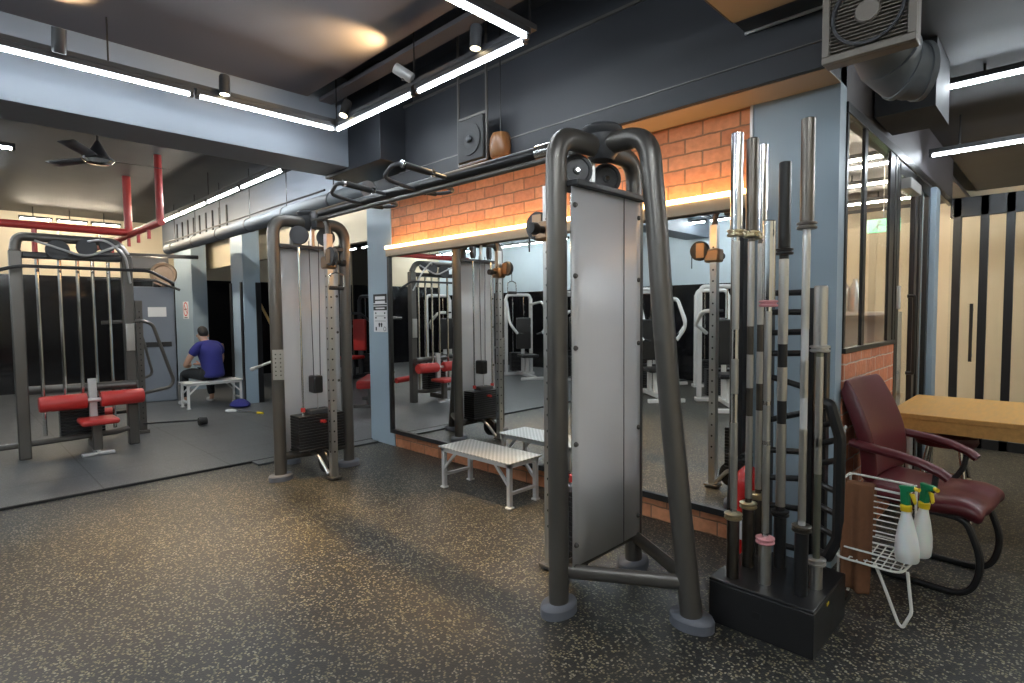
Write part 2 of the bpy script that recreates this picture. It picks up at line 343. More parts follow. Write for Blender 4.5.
# glass partition on the right
gx = -.90
struct('wall_sill_brick', MB().box(gx - .12, gx + .01, W + .12, 4.86, 0, 1.2), M['brick_side'])
struct('wall_over_glass', MB().box(gx - .12, gx, W + .12, 7.6, 2.6, 3.8), M['ceil'])
fr = MB().box(gx - .03, gx + .012, W + .12, 7.6, 2.54, 2.6).box(gx - .03, gx + .02, W + .12, 4.86, 1.2, 1.23)
for y, h_ in ((3.59, .02), (3.99, .035), (4.72, .07), (4.85, .03)): fr.box(gx - .012, gx + .008, y - h_, y + h_, 1.23, 2.54)
w1 = thing('window_1', 'black framed office window above the brick sill right of the corner', 'window', (0, 0, 0)); w1['kind'] = 'structure'
fr.build('window_frame', M['black'], w1, bevel=.004)
MB().box(gx - .004, gx, 3.6, 4.84, 1.23, 2.54).build('pane', M['glass'], w1)
d1 = thing('door_1', 'black framed sliding glass door beyond brick sill', 'door', (0, 0, 0)); d1['kind'] = 'structure'
fd = MB()
for y, w in ((4.95, .05), (5.62, .05), (5.82, .04), (6.2, .04)): fd.box(gx - .03, gx + .008, y - w, y + w, 0, 2.53)
fd.box(gx - .03, gx + .008, 4.93, 6.2, 2.44, 2.53).box(gx - .03, gx + .008, 4.93, 6.2, 0, .08); fd.build('door_frame', M['black'], d1, bevel=.004)
MB().box(gx - .014, gx - .01, 4.93, 6.2, .08, 2.44).build('pane', M['glass'], d1)
MB().tube(rnd([(gx + .012, 5.30, .95), (gx + .06, 5.30, .95), (gx + .06, 5.30, 1.55), (gx + .012, 5.30, 1.55)], .01), .014, 8).build('door_handle', M['black'], d1)
MB().box(gx + .0, gx + .07, 5.0, 5.4, 2.33, 2.41).build('door_closer', M['silver_paint'], d1, bevel=.006)
MB().box(gx + .012, gx + .03, 4.90, 4.96, 1.45, 1.62).build('lock', M['silver_paint'], d1, bevel=.004)
struct('pillar_blue_by_door', MB().box(gx - .1, gx + .05, 6.25, 6.45, 0, 2.53), M['blue'], bevel=.004)
d2 = thing('door_2', 'far glass door with black frame at corridor end', 'door', (0, 0, 0)); d2['kind'] = 'structure'
fd = MB()
for x in (-.84, -.62, -.42, -.2, .3, .9): fd.box(x - .035, x + .035, 7.5, 7.56, 0, 2.6)
fd.box(-.9, 3.0, 7.5, 7.56, 2.4, 2.6).box(-.9, 3.0, 7.5, 7.56, 0, .1).build('door_frame', M['black'], d2, bevel=.004)
MB().box(-.9, 3.0, 7.528, 7.534, .1, 2.4).build('pane', M['glass'], d2)
MB().tube([(-.70, 7.46, .9), (-.70, 7.46, 1.5)], .015, 8).box(-.715, -.685, 7.46, 7.5, .95, .98).box(-.715, -.685, 7.46, 7.5, 1.42, 1.45).build('door_handle', M['black'], d2)
struct('wall_office_back', MB().box(-5.0, 3.0, 9.8, 10.0, 0, 3.8), M['cream'])
struct('wall_office_side', MB().box(-5.2, -5.0, W + .12, 10.0, 0, 3.8), M['cream'])
struct('ceiling_corridor', MB().box(-.90, 3.0, 3.0, 9.8, 3.02, 3.1), M['ceil_dark'])
struct('ceiling_office', MB().box(-5.0, -.96, W + .12, 9.8, 2.9, 2.95), M['ceil'])
struct('beam_corridor', MB().box(-.88, -.575, 4.1, 4.6, 2.63, 3.02), M['ceil_dark'])

# ------------------------------------------------------------------ lights
def tube_light(p, q, label, m='tube', rail=True, group=None):
    p, q = V(p), V(q); d = (q - p); ln = d.length; rz = math.atan2(d.y, d.x)
    t = thing('hanging_tube_light', label, 'light', p, rz, group)
    MB().cyl((.02, 0, 0), (ln - .02, 0, 0), .0125, 10).build('tube', M[m], t)
    h = MB().box(0, ln, -.026, .026, .0135, .05)
    for x in (0, ln - .025): h.box(x, x + .025, -.016, .016, -.014, .016)
    h.build('housing', M['gun_dark'], t)
    return t
FZ = 3.13
tube_light((-4.8, .24, FZ), (-4.8, 1.43, FZ), 'white tube light, left end piece of the ceiling frame nearest photo edge')
tube_light((-4.8, 1.45, FZ), (-4.8, 2.60, FZ), 'white tube light on pale beam ending at left corner of ceiling frame')
tube_light((-4.80, 2.62, FZ), (-3.61, 2.62, FZ), 'white tube light on back of ceiling frame left of tilted spotlight')
tube_light((-3.57, 2.62, FZ), (-2.43, 2.62, FZ), 'white tube light on back of ceiling frame right of tilted spotlight')
tube_light((-2.40, 2.60, FZ), (-2.40, 1.40, FZ), 'white tube light at top of photo, right side of ceiling frame')
for y in (1.38, .16, -1.06, -2.28):
    tube_light((-2.40, y, FZ), (-2.40, y - 1.2, FZ), 'white tube light on right side rail of ceiling frame, out of the photo', group='tube lights of the frame outside the photo')
for y in (-2.2, -.98):
    tube_light((-4.8, y, FZ), (-4.8, y + 1.2, FZ), 'white tube light on left side rail of ceiling frame, out of the photo', group='tube lights of the frame outside the photo')
for x, y in [(a, b) for a in (.2, 1.7) for b in (1.8, .58, -.64, -1.86)]:
    tube_light((x, y, FZ), (x, y - 1.2, FZ), 'unseen fill tube light added above the aisle, out of the photo', 'tube_strong' if x < 1 else 'tube', group='tube lights of the aisle outside the photo')  # unseen tubes added as fill for the pillar, bars and floor
for y, z in ((4.78, 2.92), (5.88, 2.73)):
    for x in (.62, 1.84):
        t = tube_light((x + (-.24 if y > 5 else 0), y, z), (x + (-.24 if y > 5 else 0) + 1.16, y, z), 'fill tube light added further along the corridor ceiling, out of the photo', 'tube_strong', group='added tube lights of the corridor outside the photo'); MB().cyl((.2, 0, .05), (.2, 0, 3.02 - z), .008, 8).build('hanger', M['black'], t)  # unseen extension of the corridor tubes, added to brighten surfaces facing right
# frame the tubes hang on
t = thing('hanging_light_truss', 'black rectangular hanging frame carrying the white ceiling tubes', 'light truss', (0, 0, 0))
MB().box(-4.83, -4.77, -3.4, 2.65, FZ + .05, FZ + .085).box(-2.43, -2.37, -3.4, 2.65, FZ + .05, FZ + .085).build('side_rail', M['gun_dark'], t)
MB().box(-4.77, -2.43, 2.59, 2.65, FZ + .05, FZ + .085).build('back_rail', M['gun_dark'], t)
for x, y in ((-4.8, 2.62), (-4.8, .9), (-2.4, 2.62), (-2.4, 1.2), (-3.6, 2.62), (-4.8, -2), (-2.4, -2)):
    MB().cyl((x, y, FZ + .085), (x, y, 3.8 if y > 2.57 else 3.52), .006, 8).build('hanger', M['black'], t)
# far row
labs = ['white tube light nearest the pale beam in the left room row', 'white tube light second from pale beam in left room row', 'warm tube light third from pale beam in left room row',
        'warm tube light fourth from pale beam, above red pipe elbow', 'warm tube light fifth from pale beam, above black pulleys', 'warm tube light farthest back in left room row']
for k in range(6):
    x = -6.1 - k * 1.24
    tube_light((x, 2.68, 3.02), (x - 1.2, 2.68, 3.02), labs[k], 'tube_strong' if k < 2 else 'tube_warm')
t = thing('light_rail', 'dark rail over the far tube row beside the grey duct', 'light rail', (0, 0, 0))
MB().box(-13.6, -6.0, 2.655, 2.705, 3.07, 3.10).build('rail', M['gun_dark'], t)
for k in range(4): MB().cyl((-6.3 - 2.2 * k, 2.68, 3.10), (-6.3 - 2.2 * k, 2.68, 3.42), .006, 8).build('hanger', M['black'], t)
for k, l in enumerate(('warm tube light at far left above red sprinkler pipe', 'warm tube light on far left wall, middle of three', 'warm tube light on far left wall, right of three')):
    y = 1.05 + k * .52; t = tube_light((-13.2, y, 3.2), (-13.2, y + .47, 3.2), l, 'tube_warm'); MB().cyl((.2, 0, .05), (.2, 0, .22), .008, 8).build('hanger', M['black'], t)
for x in (-7.5, -10.5):  # unseen tubes added to brighten the left zone
    for y in (-.6, -2.2):
        tube_light((x, y, 3.12), (x, y + 1.2, 3.12), 'fill tube light added over the machines on the far mats, out of the photo', 'tube_strong', group='tube lights over the far mats'); 
for t_ in [o for o in bpy.data.objects if o.get('group') == 'tube lights over the far mats']:
    MB().cyl((.6, 0, .05), (.6, 0, .30), .008, 8).build('hanger', M['black'], t_)
for o in [o for o in bpy.data.objects if o.get('group') == 'tube lights of the aisle outside the photo']:
    MB().cyl((.6, 0, .05), (.6, 0, 3.52 - FZ), .006, 8).build('hanger', M['black'], o)
for x in (-14.0, -12.75, -10.6, -9.35, -6.05, -4.8, -3.6):
    t = tube_light((x, -3.4, FZ), (x + 1.17, -3.4, FZ), 'white tube light on front run of ceiling tubes, seen in mirror', 'tube_strong', group='tube lights of the front run seen in the mirror'); MB().cyl((.6, 0, .05), (.6, 0, (3.42 if x < -5.5 else 3.52) - FZ), .006, 8).build('hanger', M['black'], t)
for x in (-8.6, -6.6):
    t = tube_light((x, 4.82, 3.05), (x + 1.2, 4.82, 3.05), 'white tube light in dark adjoining room, ' + ('left of far tower top' if x < -8 else 'hidden by far tower top')); MB().cyl((.6, 0, .05), (.6, 0, .25), .006, 8).build('hanger', M['black'], t)
for x in (-13.2, -11.8):
    t = tube_light((x, 7.0, 3.0), (x + 1.2, 7.0, 3.0), 'white tube light at back of dark adjoining room, ' + ('left piece' if x < -12 else 'right piece')); MB().cyl((.6, 0, .05), (.6, 0, .3), .006, 8).build('hanger', M['black'], t)
# corridor / office lights
for (x, y, z, l) in ((-.62, 4.78, 2.92, 'white tube light at right photo edge under corridor ceiling'), (-.86, 5.88, 2.73, 'white tube light deeper in corridor above blue column')):
    t = tube_light((x, y, z), (x + 1.2, y, z), l); MB().cyl((.2, 0, .05), (.2, 0, 3.02 - z), .008, 8).build('hanger', M['black'], t)
for k, (y, l) in enumerate(((4.6, 'office tube light seen through glass, nearest'), (5.8, 'office tube light seen through glass, second row back'), (7.0, 'office tube light seen through glass, third row back'), (8.2, 'office tube light seen through glass, farthest row'))):
    t = tube_light((-2.3, y, 2.78), (-1.06, y, 2.78), l, 'tube_office'); MB().cyl((.6, 0, .05), (.6, 0, .12), .008, 8).build('hanger', M['black'], t)
    t = tube_light((-3.9, y, 2.78), (-2.7, y, 2.78), l.replace('office tube light', 'added fill tube left of the office tube'), 'tube_office'); MB().cyl((.6, 0, .05), (.6, 0, .12), .008, 8).build('hanger', M['black'], t)  # second row added to brighten the office interior

# warm strip on the brick
t = thing('cove_light', 'long warm LED cove light glowing along the brick above the mirror', 'light', (0, 0, 0))
MB().box(-5.19, -1.37, 3.36, W, 2.06, 2.14).build('housing', M['tan'], t, bevel=.004)
MB().box(-5.19, -1.37, 3.353, 3.375, 2.141, 2.168).build('led_strip', M['strip'], t)

def spot(p, axis, label, energy=0, size=50, name='spotlight'):
    p = V(p); a = V(axis).normalized()
    t = thing('spotlight', label, 'spotlight', p)
    MB().lathe([(.001, 0), (.036, 0), (.040, .01), (.040, .15), (.034, .152), (.034, .14), (.001, .14)], a * -.08, a).build('housing', M['silver_paint'] if energy == 23 else M['gun_dark'], t)
    MB().lathe([(.001, 0), (.033, 0), (.033, .004), (.001, .004)], a * .062, a).build('lens', M['lens'], t)
    MB().box(-.012, .012, -.012, .012, -.02 if False else .0, .1 if False else .0 + .001).bar((0, 0, -.0), (0, .0, FZ + .085 - p.z if FZ + .085 < p.z else .12), .02, .02).build('bracket', M['gun_dark'], t)
    if energy > 0:
        l = bpy.data.lights.new('spot_beam', 'SPOT'); l.energy = energy * (1.35 if energy > 50 else 1.3); l.spot_size = math.radians(size); l.spot_blend = .8; l.color = (1, .66, .30); l.shadow_soft_size = .03
        o = bpy.data.objects.new('spot_beam', l); col.objects.link(o); o.location = a * .075; o.rotation_euler = (-a).to_track_quat('Z', 'Y').to_euler(); o.parent = t
    return t
spot((-3.63, 2.54, 3.27), (-.5, -.5, .45), 'tilted silver spotlight above back of ceiling frame, pointing up left', 23, 95)
spot((-4.57, 2.58, 3.25), (.15, -.42, -1), 'small spotlight upright in left corner of ceiling frame', 110, 44)
spot((-2.83, 2.56, 3.26), (.03, -.1, -1), 'black spotlight with glowing lens pointing down behind right tube', 110, 44)
spot((-4.70, .62, 3.24), (.25, .0, .8), 'spotlight with glowing lens at top left photo edge', 14, 95)
spot((-4.74, 1.64, 3.24), (.1, -.05, -1), 'small grey spotlight standing on left rail of ceiling frame', 100, 44)
for p, a, e in (((-2.4, .9, 3.28), (-.12, .25, -1), 130), ((-2.4, 1.9, 3.28), (.12, .05, -1), 120), ((-4.8, -.3, 3.28), (.3, .25, -1), 100), ((-2.4, .1, 3.28), (-.35, .05, .6), 16)):
    spot(p, a, 'spotlight on side rail of ceiling frame, out of the photo', e, 42)['group'] = 'spotlights of the frame outside the photo'

# ------------------------------------------------------------------ mirror on the brick
t = thing('wall_mirror', 'large clear mirror with black frame on brick wall under warm strip', 'mirror', (0, 0, 0))
MB().box(-5.16, -1.40, 3.395, 3.40, .20, 2.05).build('glass', M['mirror'], t)
MB().box(-5.19, -5.15, 3.375, W, .165, 2.06).box(-1.42, -1.38, 3.375, W, .165, 2.06).box(-5.15, -1.42, 3.375, W, .165, .205).build('frame', M['black'], t)
MB().box(-5.15, -1.42, 3.40, W, .205, 2.05).build('backing', M['rubber'], t)

# ------------------------------------------------------------------ cable towers
def make_tower(label, loc, rz):
    t = thing('cable_tower', label, 'cable machine', loc, rz)
    for s in (-1, 1):
        path = rnd([(0, s * .33, .03), (0, s * .33, 1.0), (0, s * .335, 2.275), (-.012, s * .05, 2.272)], .17, 8)
        MB().tube(path, .053, 16, r2=.046, side=(0, 1, 0)).build('front_post', M['gun'], t)
        MB().lathe([(.001, 0), (1, 0), (1, .045), (.93, .06), (.001, .06)], (0, 0, 0), n=28).build('foot', M['foot'], t)
        o = t.children[-1] if t.children else None
    feet = [o for o in bpy.data.objects if o.parent == t and o.name.startswith('foot')]
    for o, s in zip(feet, (-1, 1)): o.location = (0, s * .33, 0); o.scale = (.075, .105, .9)
    lg = rnd([(-.52, 0, .03), (-.475, 0, .4), (-.405, 0, 1.0), (-.36, 0, 1.5), (-.332, 0, 1.86), (-.285, 0, 2.285), (-.04, 0, 2.285)], .17, 8)
    MB().tube(lg, .050, 16, r2=.055, side=(1, 0, 0)).build('rear_leg', M['gun'], t)
    f = MB().lathe([(.001, 0), (1, 0), (1, .045), (.93, .06), (.001, .06)], n=28).build('foot', M['foot'], t); f.location = (-.52, 0, 0); f.scale = (.105, .078, .9)
    hb = MB().lathe([(.001, -.10), (.055, -.10), (.078, -.07), (.084, .02), (.102, .04), (.104, .055), (.088, .068), (.001, .072)], (-.02, 0, 2.31), n=28).build('hub', M['gun_dark'], t)
    # bottom bars
    MB().tube([(0, -.31, .20), (0, .31, .20)], .034, 12, r2=.026, side=(0, 0, 1)).build('cross_bar', M['gun'], t)
    for s in (-1, 1): MB().tube([(-.02, s * .30, .20), (-.475, s * .03, .20)], .036, 12, r2=.025, side=(0, 0, 1)).build('base_bar', M['gun'], t)
    # cover sheet, gently bowed, with a seam
    rows = []
    for z in (.225, .8, 1.4, 2.035):
        rows.append([(-.058 - .006 * math.cos(PI * (y / .62)), y, z) for y in [-.295 + .59 * k / 12 for k in range(13)]])
    cv = MB().grid(rows).build('cover', M['frost'], t, solid=.004)
    MB().bar((-.0665, -.13, .225), (-.0665, -.13, 2.035), .003, .003).build('seam', M['gun_dark'], cv)
    for s in (-1, 1):
        for z in (.33, .82, 1.28, 1.62, 1.95):
            MB().lathe([(.001, 0), (.013, 0), (.013, .012), (.008, .02), (.001, .02)], (-.055, s * .275, z), (-1, 0, 0), 10).build('bolt', M['gun'], cv)
    # shelf above the cover with pulleys
    MB().box(-.10, .05, -.30, .30, 2.035, 2.065).build('shelf_bracket', M['gun_dark'], t, bevel=.006)
    for s in (-1, 1):
        w = MB().lathe([(.001, -.02), (.078, -.02), (.081, -.012), (.07, 0), (.081, .012), (.078, .02), (.062, .022), (.058, .014), (.02, .014), (.018, .026), (.001, .026)], (.045, s * .125, 2.15), (-.75, .55, 0), 28).build('pulley', M['gun_dark'], t)
        MB().lathe([(.001, 0), (.011, 0), (.011, .012), (.001, .012)], (.028, s * .125 + .012, 2.15), (-.75, .55, 0), 10).build('axle', M['chrome'], w)
    MB().box(.03, .055, -.016, .016, 2.06, 2.27).build('pulley_hanger', M['steel'], t, bevel=.004)
    # weight stack
    st = MB().box(-.045, .14, -.22, .22, .235, .255).build('stack_base', M['black'], t, bevel=.004)
    for k in range(12):
        z = .257 + k * .025
        MB().box(-.042, .137, -.215, .215, z, z + .0235).build('weight_plate', M['black'], t, bevel=.004)
    MB().box(.0, .12, -.10, .10, .558, .60).build('top_plate', M['gun_dark'], t, bevel=.006)
    MB().box(.137, .165, -.02, .02, .485, .505).cyl((.165, 0, .495), (.19, 0, .495), .014, 10).build('selector_pin', M['red'], t)
    for s in (-1, 1):
        g = MB().cyl((.06, s * .14, .22), (.06, s * .14, 2.04), .010, 10).build('guide_rod', M['chrome'], t)
        MB().lathe([(.001, 0), (.02, 0), (.02, .035), (.001, .035)], (.06, s * .14, .585), n=12).build('stopper', M['red'], g)
    for s in (-1, 1): MB().cyl((.06, s * .03, .80), (.06, s * .045, 2.10), .004, 8).build('cable', M['black'], t)
    MB().cyl((.06, 0, .60), (.06, 0, .76), .005, 8).build('lift_rod', M['steel'], t)
    MB().box(-.03, .09, -.045, .045, .74, .90).build('pulley_block', M['black'], t, bevel=.015)
    # adjustable column in front
    ho = MB().box(.30, .355, -.0275, .0275, .03, 2.14).use(1)
    for k in range(20):
        for sy in (-1, 1): ho.lathe([(.001, 0), (.008, 0), (.008, .001), (.001, .001)], (.327, sy * .0275, .25 + k * .09), (0, sy, 0), 10)
        ho.lathe([(.001, 0), (.008, 0), (.008, .001), (.001, .001)], (.355, 0, .25 + k * .09), (1, 0, 0), 10)
    ho.build('column', M['steel'], t, mat2=M['ink'])
    MB().box(.27, .385, -.05, .05, .012, .03).build('column_foot', M['gun'], t, bevel=.004)
    MB().tube(rnd([(.0, -.06, .20), (.16, -.06, .20), (.29, -.03, .05)], .1), .016, 10).build('column_brace', M['steel'], t)
    MB().tube(rnd([(.0, .06, .20), (.16, .06, .20), (.29, .03, .05)], .1), .016, 10).build('column_brace', M['steel'], t)
    MB().lathe([(.001, -.02), (.095, -.02), (.10, -.01), (.085, 0), (.10, .01), (.095, .02), (.001, .02)], (.17, 0, .135), (0, 1, 0), 28).build('low_pulley', M['black'], t)
    MB().tube(rnd([(.0, 0, 2.30), (.22, 0, 2.30), (.327, 0, 2.24), (.327, 0, 2.12)], .1), .024, 10).build('column_arm', M['gun'], t)
    # carriage
    ca = MB().box(.27, .40, -.05, .05, 1.84, 1.95).build('carriage', M['copper'], t, bevel=.018)
    MB().cyl((.335, .05, 1.90), (.335, .115, 1.90), .020, 12).lathe([(.001, 0), (.03, 0), (.034, .012), (.03, .05), (.001, .052)], (.335, .10, 1.90), (0, 1, 0), 14).build('knob', M['black'], ca)
    MB().lathe([(.001, -.022), (.075, -.022), (.08, -.014), (.066, 0), (.08, .014), (.075, .022), (.001, .022)], (.44, -.03, 1.94), (0, 1, 0), 24).build('swivel_pulley', M['gun_dark'], ca)
    MB().box(.39, .46, -.06, -.052, 1.88, 2.0).box(.39, .46, -.006, .002, 1.88, 2.0).build('pulley_fork', M['copper'], ca, bevel=.003)
    MB().cyl((.51, -.03, 1.93), (.51, -.03, 1.80), .004, 8).build('cable_end', M['black'], ca)
    hd = MB().tube(rnd([(.51, -.03, 1.80), (.51, -.095, 1.78), (.51, -.10, 1.67), (.51, .04, 1.67), (.51, .035, 1.78)], .02, closed=True), .006, 8, closed=True).build('pull_handle', M['chrome'], t)
    MB().cyl((.51, -.092, 1.67), (.51, .032, 1.67), .016, 12).build('grip', M['rubber'], hd)
    return t
near = make_tower('large grey cable tower in the middle foreground with frosted back cover', (-1.712, 2.376, 0), PI)
far = dup(near, (-4.88, 2.376, 0), 0, 'grey cable tower farther left, black weight stack facing the camera')
for o in [c for c in bpy.data.objects if c.parent == near and c.name.startswith('pull_handle')]:
    for g in [c for c in bpy.data.objects if c.parent == o]: bpy.data.objects.remove(g)
    bpy.data.objects.remove(o)
# placard and lever only on the far tower post
hm = MB().box(-.005, .005, -.045, .045, -.13, .13).use(1)
for k in range(6):
    for y in (-.02, .02): hm.lathe([(.001, 0), (.006, 0), (.006, .001), (.001, .001)], (.0055, y, -.09 + k * .036), (1, 0, 0), 8)
pl = hm.build('instruction_plate', M['steel'], far, mat2=M['ink']); pl.location = (.05, -.345, 1.02); pl.rotation_euler = (0, 0, -.5)
MB().cyl((-.02, -.33, 1.06), (-.26, -.42, .98), .012, 10).build('lever', M['steel'], far)
MB().lathe([(.001, 0), (.017, 0), (.017, .05), (.001, .05)], (-.26, -.42, .98), (-.24, -.09, -.08), 12).build('lever_knob', M['silver_paint'], far)

# pull-up beam
t = thing('pull_up_bar', 'black pull-up beam with bent handles joining the two cable towers', 'pull-up bar', (0, 0, 0))
MB().cyl((-4.81, 2.376, 2.335), (-1.77, 2.376, 2.335), .036, 16).build('main_pipe', M['black'], t)
MB().cyl((-4.77, 2.345, 2.275), (-1.81, 2.345, 2.275), .017, 12).build('lower_pipe', M['gun'], t)
for x in (-4.72, -1.90): MB().box(x - .05, x + .05, 2.33, 2.42, 2.20, 2.36).build('clamp', M['gun_dark'], t, bevel=.012)
MB().cyl((-2.12, 2.376, 2.335), (-1.98, 2.376, 2.335), .044, 16).build('sleeve', M['chrome'], t)
for x in (-2.90, -3.60):
    h = MB().tube(rnd([(x, 2.376, 2.33), (x, 1.96, 2.36), (x - .28, 2.05, 2.33), (x - .36, 2.376, 2.31), (x - .39, 2.60, 2.32), (x - .22, 2.62, 2.32), (x - .16, 2.376, 2.33)], .09), .014, 10).build('handle', M['gun_dark'], t)
    MB().cyl((x, 2.02, 2.356), (x, 2.22, 2.341), .021, 12).build('grip', M['rubber'], h)
    MB().cyl((x - .37, 2.43, 2.312), (x - .387, 2.56, 2.318), .021, 12).build('grip', M['rubber'], h)
    for (q, d) in (((x, 2.0, 2.358), (0, 1, 0)), ((x, 2.23, 2.341), (0, 1, 0)), ((x - .37, 2.44, 2.313), (0, 1, 0))):
        MB().lathe([(.001, 0), (.024, 0), (.024, .018), (.001, .018)], q, d, 12).build('end_ring', M['chrome'], h)

# ------------------------------------------------------------------ step benches
def make_step(label, loc, rz, top, leg, lx=.40, ly=.16, h=.35):
    t = thing('step_bench', label, 'bench', loc, rz)
    MB().box(-lx - .02, lx + .02, -ly - .02, ly + .02, h - .012, h).build('top_plate', M[top], t, bevel=.003)
    MB().box(-lx, lx, -ly, -ly + .03, h - .045, h - .012).box(-lx, lx, ly - .03, ly, h - .045, h - .012).box(-lx, -lx + .03, -ly, ly, h - .045, h - .012).box(lx - .03, lx, -ly, ly, h - .045, h - .012).build('apron', M[leg], t)
    for sx in (-1, 1):
        for sy in (-1, 1):
            x, y = sx * (lx - .017), sy * (ly - .017)
            l = MB().box(x - .017, x + .017, y - .017, y + .017, .012, h - .04).build('leg', M[leg], t, bevel=.003)
            MB().box(x - .026, x + .026, y - .026, y + .026, 0, .014).build('leg_cap', M['white'], l, bevel=.004)
            MB().bar((x, y, h - .19), (x - sx * .15, y, h - .04), .02, .02).build('brace', M[leg], t)
        MB().bar((sx * (lx - .017), -ly + .02, .11), (sx * (lx - .017), ly - .02, .11), .022, .022).build('stretcher', M[leg], t)
    return t
make_step('silver chequer plate step bench in front of the big mirror', (-3.28, 3.045, 0), 0, 'tread', 'silver_paint')
make_step('white step bench with the person in blue sitting on it', (-9.68, 3.0, .018), PI / 2, 'white', 'white', .40, .17, .40)

# ------------------------------------------------------------------ barbell stand
t = thing('barbell_holder', 'low black steel box holding the upright barbells', 'barbell holder', (-.93, 2.705, 0))
MB().box(-.225, .225, -.235, .235, 0, .195).build('body', M['black'], t, bevel=.004)
tp = MB().box(-.225, .225, -.235, .235, .195, .21)
tp.build('top', M['black'], t, bevel=.004)
MB().box(.226, .2275, -.06, -.03, .165, .178).build('sticker', M['yellow'], t)
MB().box(-.025, .01, -.2365, -.235, .09, .12).build('slot', M['ink'], t)
def barbell(x, y, top, length, sl, label, rs=.0150, shaft='chrome', sleeve='chrome', low='steel_dark', ring='brass', r=.0275, lean=(0, 0)):
    """upright: lower sleeve stands in the box"""
    t = thing('barbell', label, 'barbell', (x, y, top - length), 0)
    t.rotation_euler = (lean[1], lean[0], 0)
    MB().cyl((0, 0, sl), (0, 0, length - sl), rs, 14).build('shaft', M[shaft], t)
    kn = MB()
    for a, b in ((sl + .05, sl + .45), (length / 2 - .08, length / 2 + .08), (length - sl - .45, length - sl - .05)):
        if b - a < .05 or length < 1.6 and a == sl + .05: continue
        kn.cyl((0, 0, a), (0, 0, b), rs + .001, 14)
    kn.build('knurling', M['steel'], t)
    MB().lathe([(.001, 0), (r - .003, 0), (r, .004), (r, sl), (.001, sl)], n=18).build('sleeve', M[low], t)
    MB().lathe([(.001, length - sl), (r, length - sl), (r, length - .004), (r - .003, length), (.016, length), (.014, length - .004), (.001, length - .004)], n=18).build('sleeve', M[sleeve], t)
    for z in (sl, length - sl - .03):
        c = MB().lathe([(.001, 0), (r + .008, 0), (r + .013, .004), (r + .013, .010), (r + .006, .013), (r + .006, .018), (r + .013, .021), (r + .013, .027), (r + .008, .03), (.001, .03)], (0, 0, z), n=20).build('collar', M[ring], t)
    return t
barbell(-1.075, 2.545, 2.245, 2.19, .43, 'long chrome barbell at front left corner of black box', ring='brass')
barbell(-1.072, 2.71, 2.255, 2.19, .43, 'long barbell with dark upper sleeve, second behind front left corner', shaft='steel_dark', sleeve='steel_dark')
barbell(-1.085, 2.865, 2.26, 2.19, .43, 'long chrome barbell at back left corner of black box', shaft='steel_dark')
barbell(-.945, 2.585, 1.845, 1.80, .35, 'shorter chrome barbell with pink rings at front centre of box', low='steel', ring='pink')
barbell(-.792, 2.585, 2.25, 2.19, .43, 'tall barbell at front right corner with dark sleeves', sleeve='steel_dark', low='black', ring='steel_dark', shaft='silver_paint')
barbell(-.765, 2.70, 1.555, 1.50, .26, 'short barbell with greenish shaft on right side of box', shaft='zinc', low='steel', ring='steel', sleeve='steel')
barbell(-.955, 2.80, 2.14, 2.08, .40, 'black barbell at back centre of box before blue panel', .021, 'black', 'black', 'black', 'black')

# black storage rack behind
t = thing('storage_rack', 'black steel ladder rack with slanted pegs behind the upright barbells', 'rack', (0, 0, 0))
for x in (-1.135, -.925): MB().box(x - .025, x + .025, 3.08, 3.14, 0, 1.56).build('upright', M['black'], t, bevel=.006)
for z, dz in ((1.54, 0), (1.44, 0), (1.33, .01), (1.22, .01), (1.10, -.05), (.86, .07), (.70, .02), (.55, .03), (.40, .02), (.2, 0)):
    MB().cyl((-1.13, 3.10, z), (-.93, 3.10, z + dz), .016, 12).build('rung', M['black'], t)
MB().box(-.885, -.835, 3.06, 3.12, 0, 1.27).build('upright', M['black'], t, bevel=.006)
MB().tube(rnd([(-.86, 3.03, .99), (-.80, 3.0, .995), (-.755, 3.0, .84), (-.755, 3.0, .35), (-.80, 3.0, .24), (-.86, 3.03, .24)], .012, 3), .027, 8).build('side_frame', M['black'], t)
for z in (.36, .47, .58, .68, .78, .87): MB().cyl((-.86, 3.06, z), (-.76, 3.0, z + (.05 if z > .6 else -.01)), .015, 10).build('peg', M['black'], t)
MB().box(-1.16, -.73, 3.0, 3.16, 0, .035).build('base', M['black'], t, bevel=.006)

t = thing('fire_extinguisher', 'red fire extinguisher on floor behind upright barbells', 'fire extinguisher', (-1.285, 3.25, 0))
MB().lathe([(.001, 0), (.08, 0), (.085, .01), (.085, .44), (.078, .49), (.045, .53), (.025, .55), (.001, .55)], n=24).build('cylinder', M['extred'], t)
MB().cyl((0, 0, .54), (0, 0, .59), .022, 12).box(-.012, .012, -.09, .03, .59, .602).box(-.012, .012, -.10, .03, .625, .635).build('valve', M['black'], t)
MB().tube(rnd([(0, .02, .57), (-.10, .0, .57), (-.11, -.02, .30), (-.095, -.03, .15)], .05), .011, 8).build('hose', M['rubber'], t)
MB().lathe([(.0856, .14), (.0862, .14), (.0862, .26), (.0856, .26)], n=24).build('label_band', M['paper'], t)

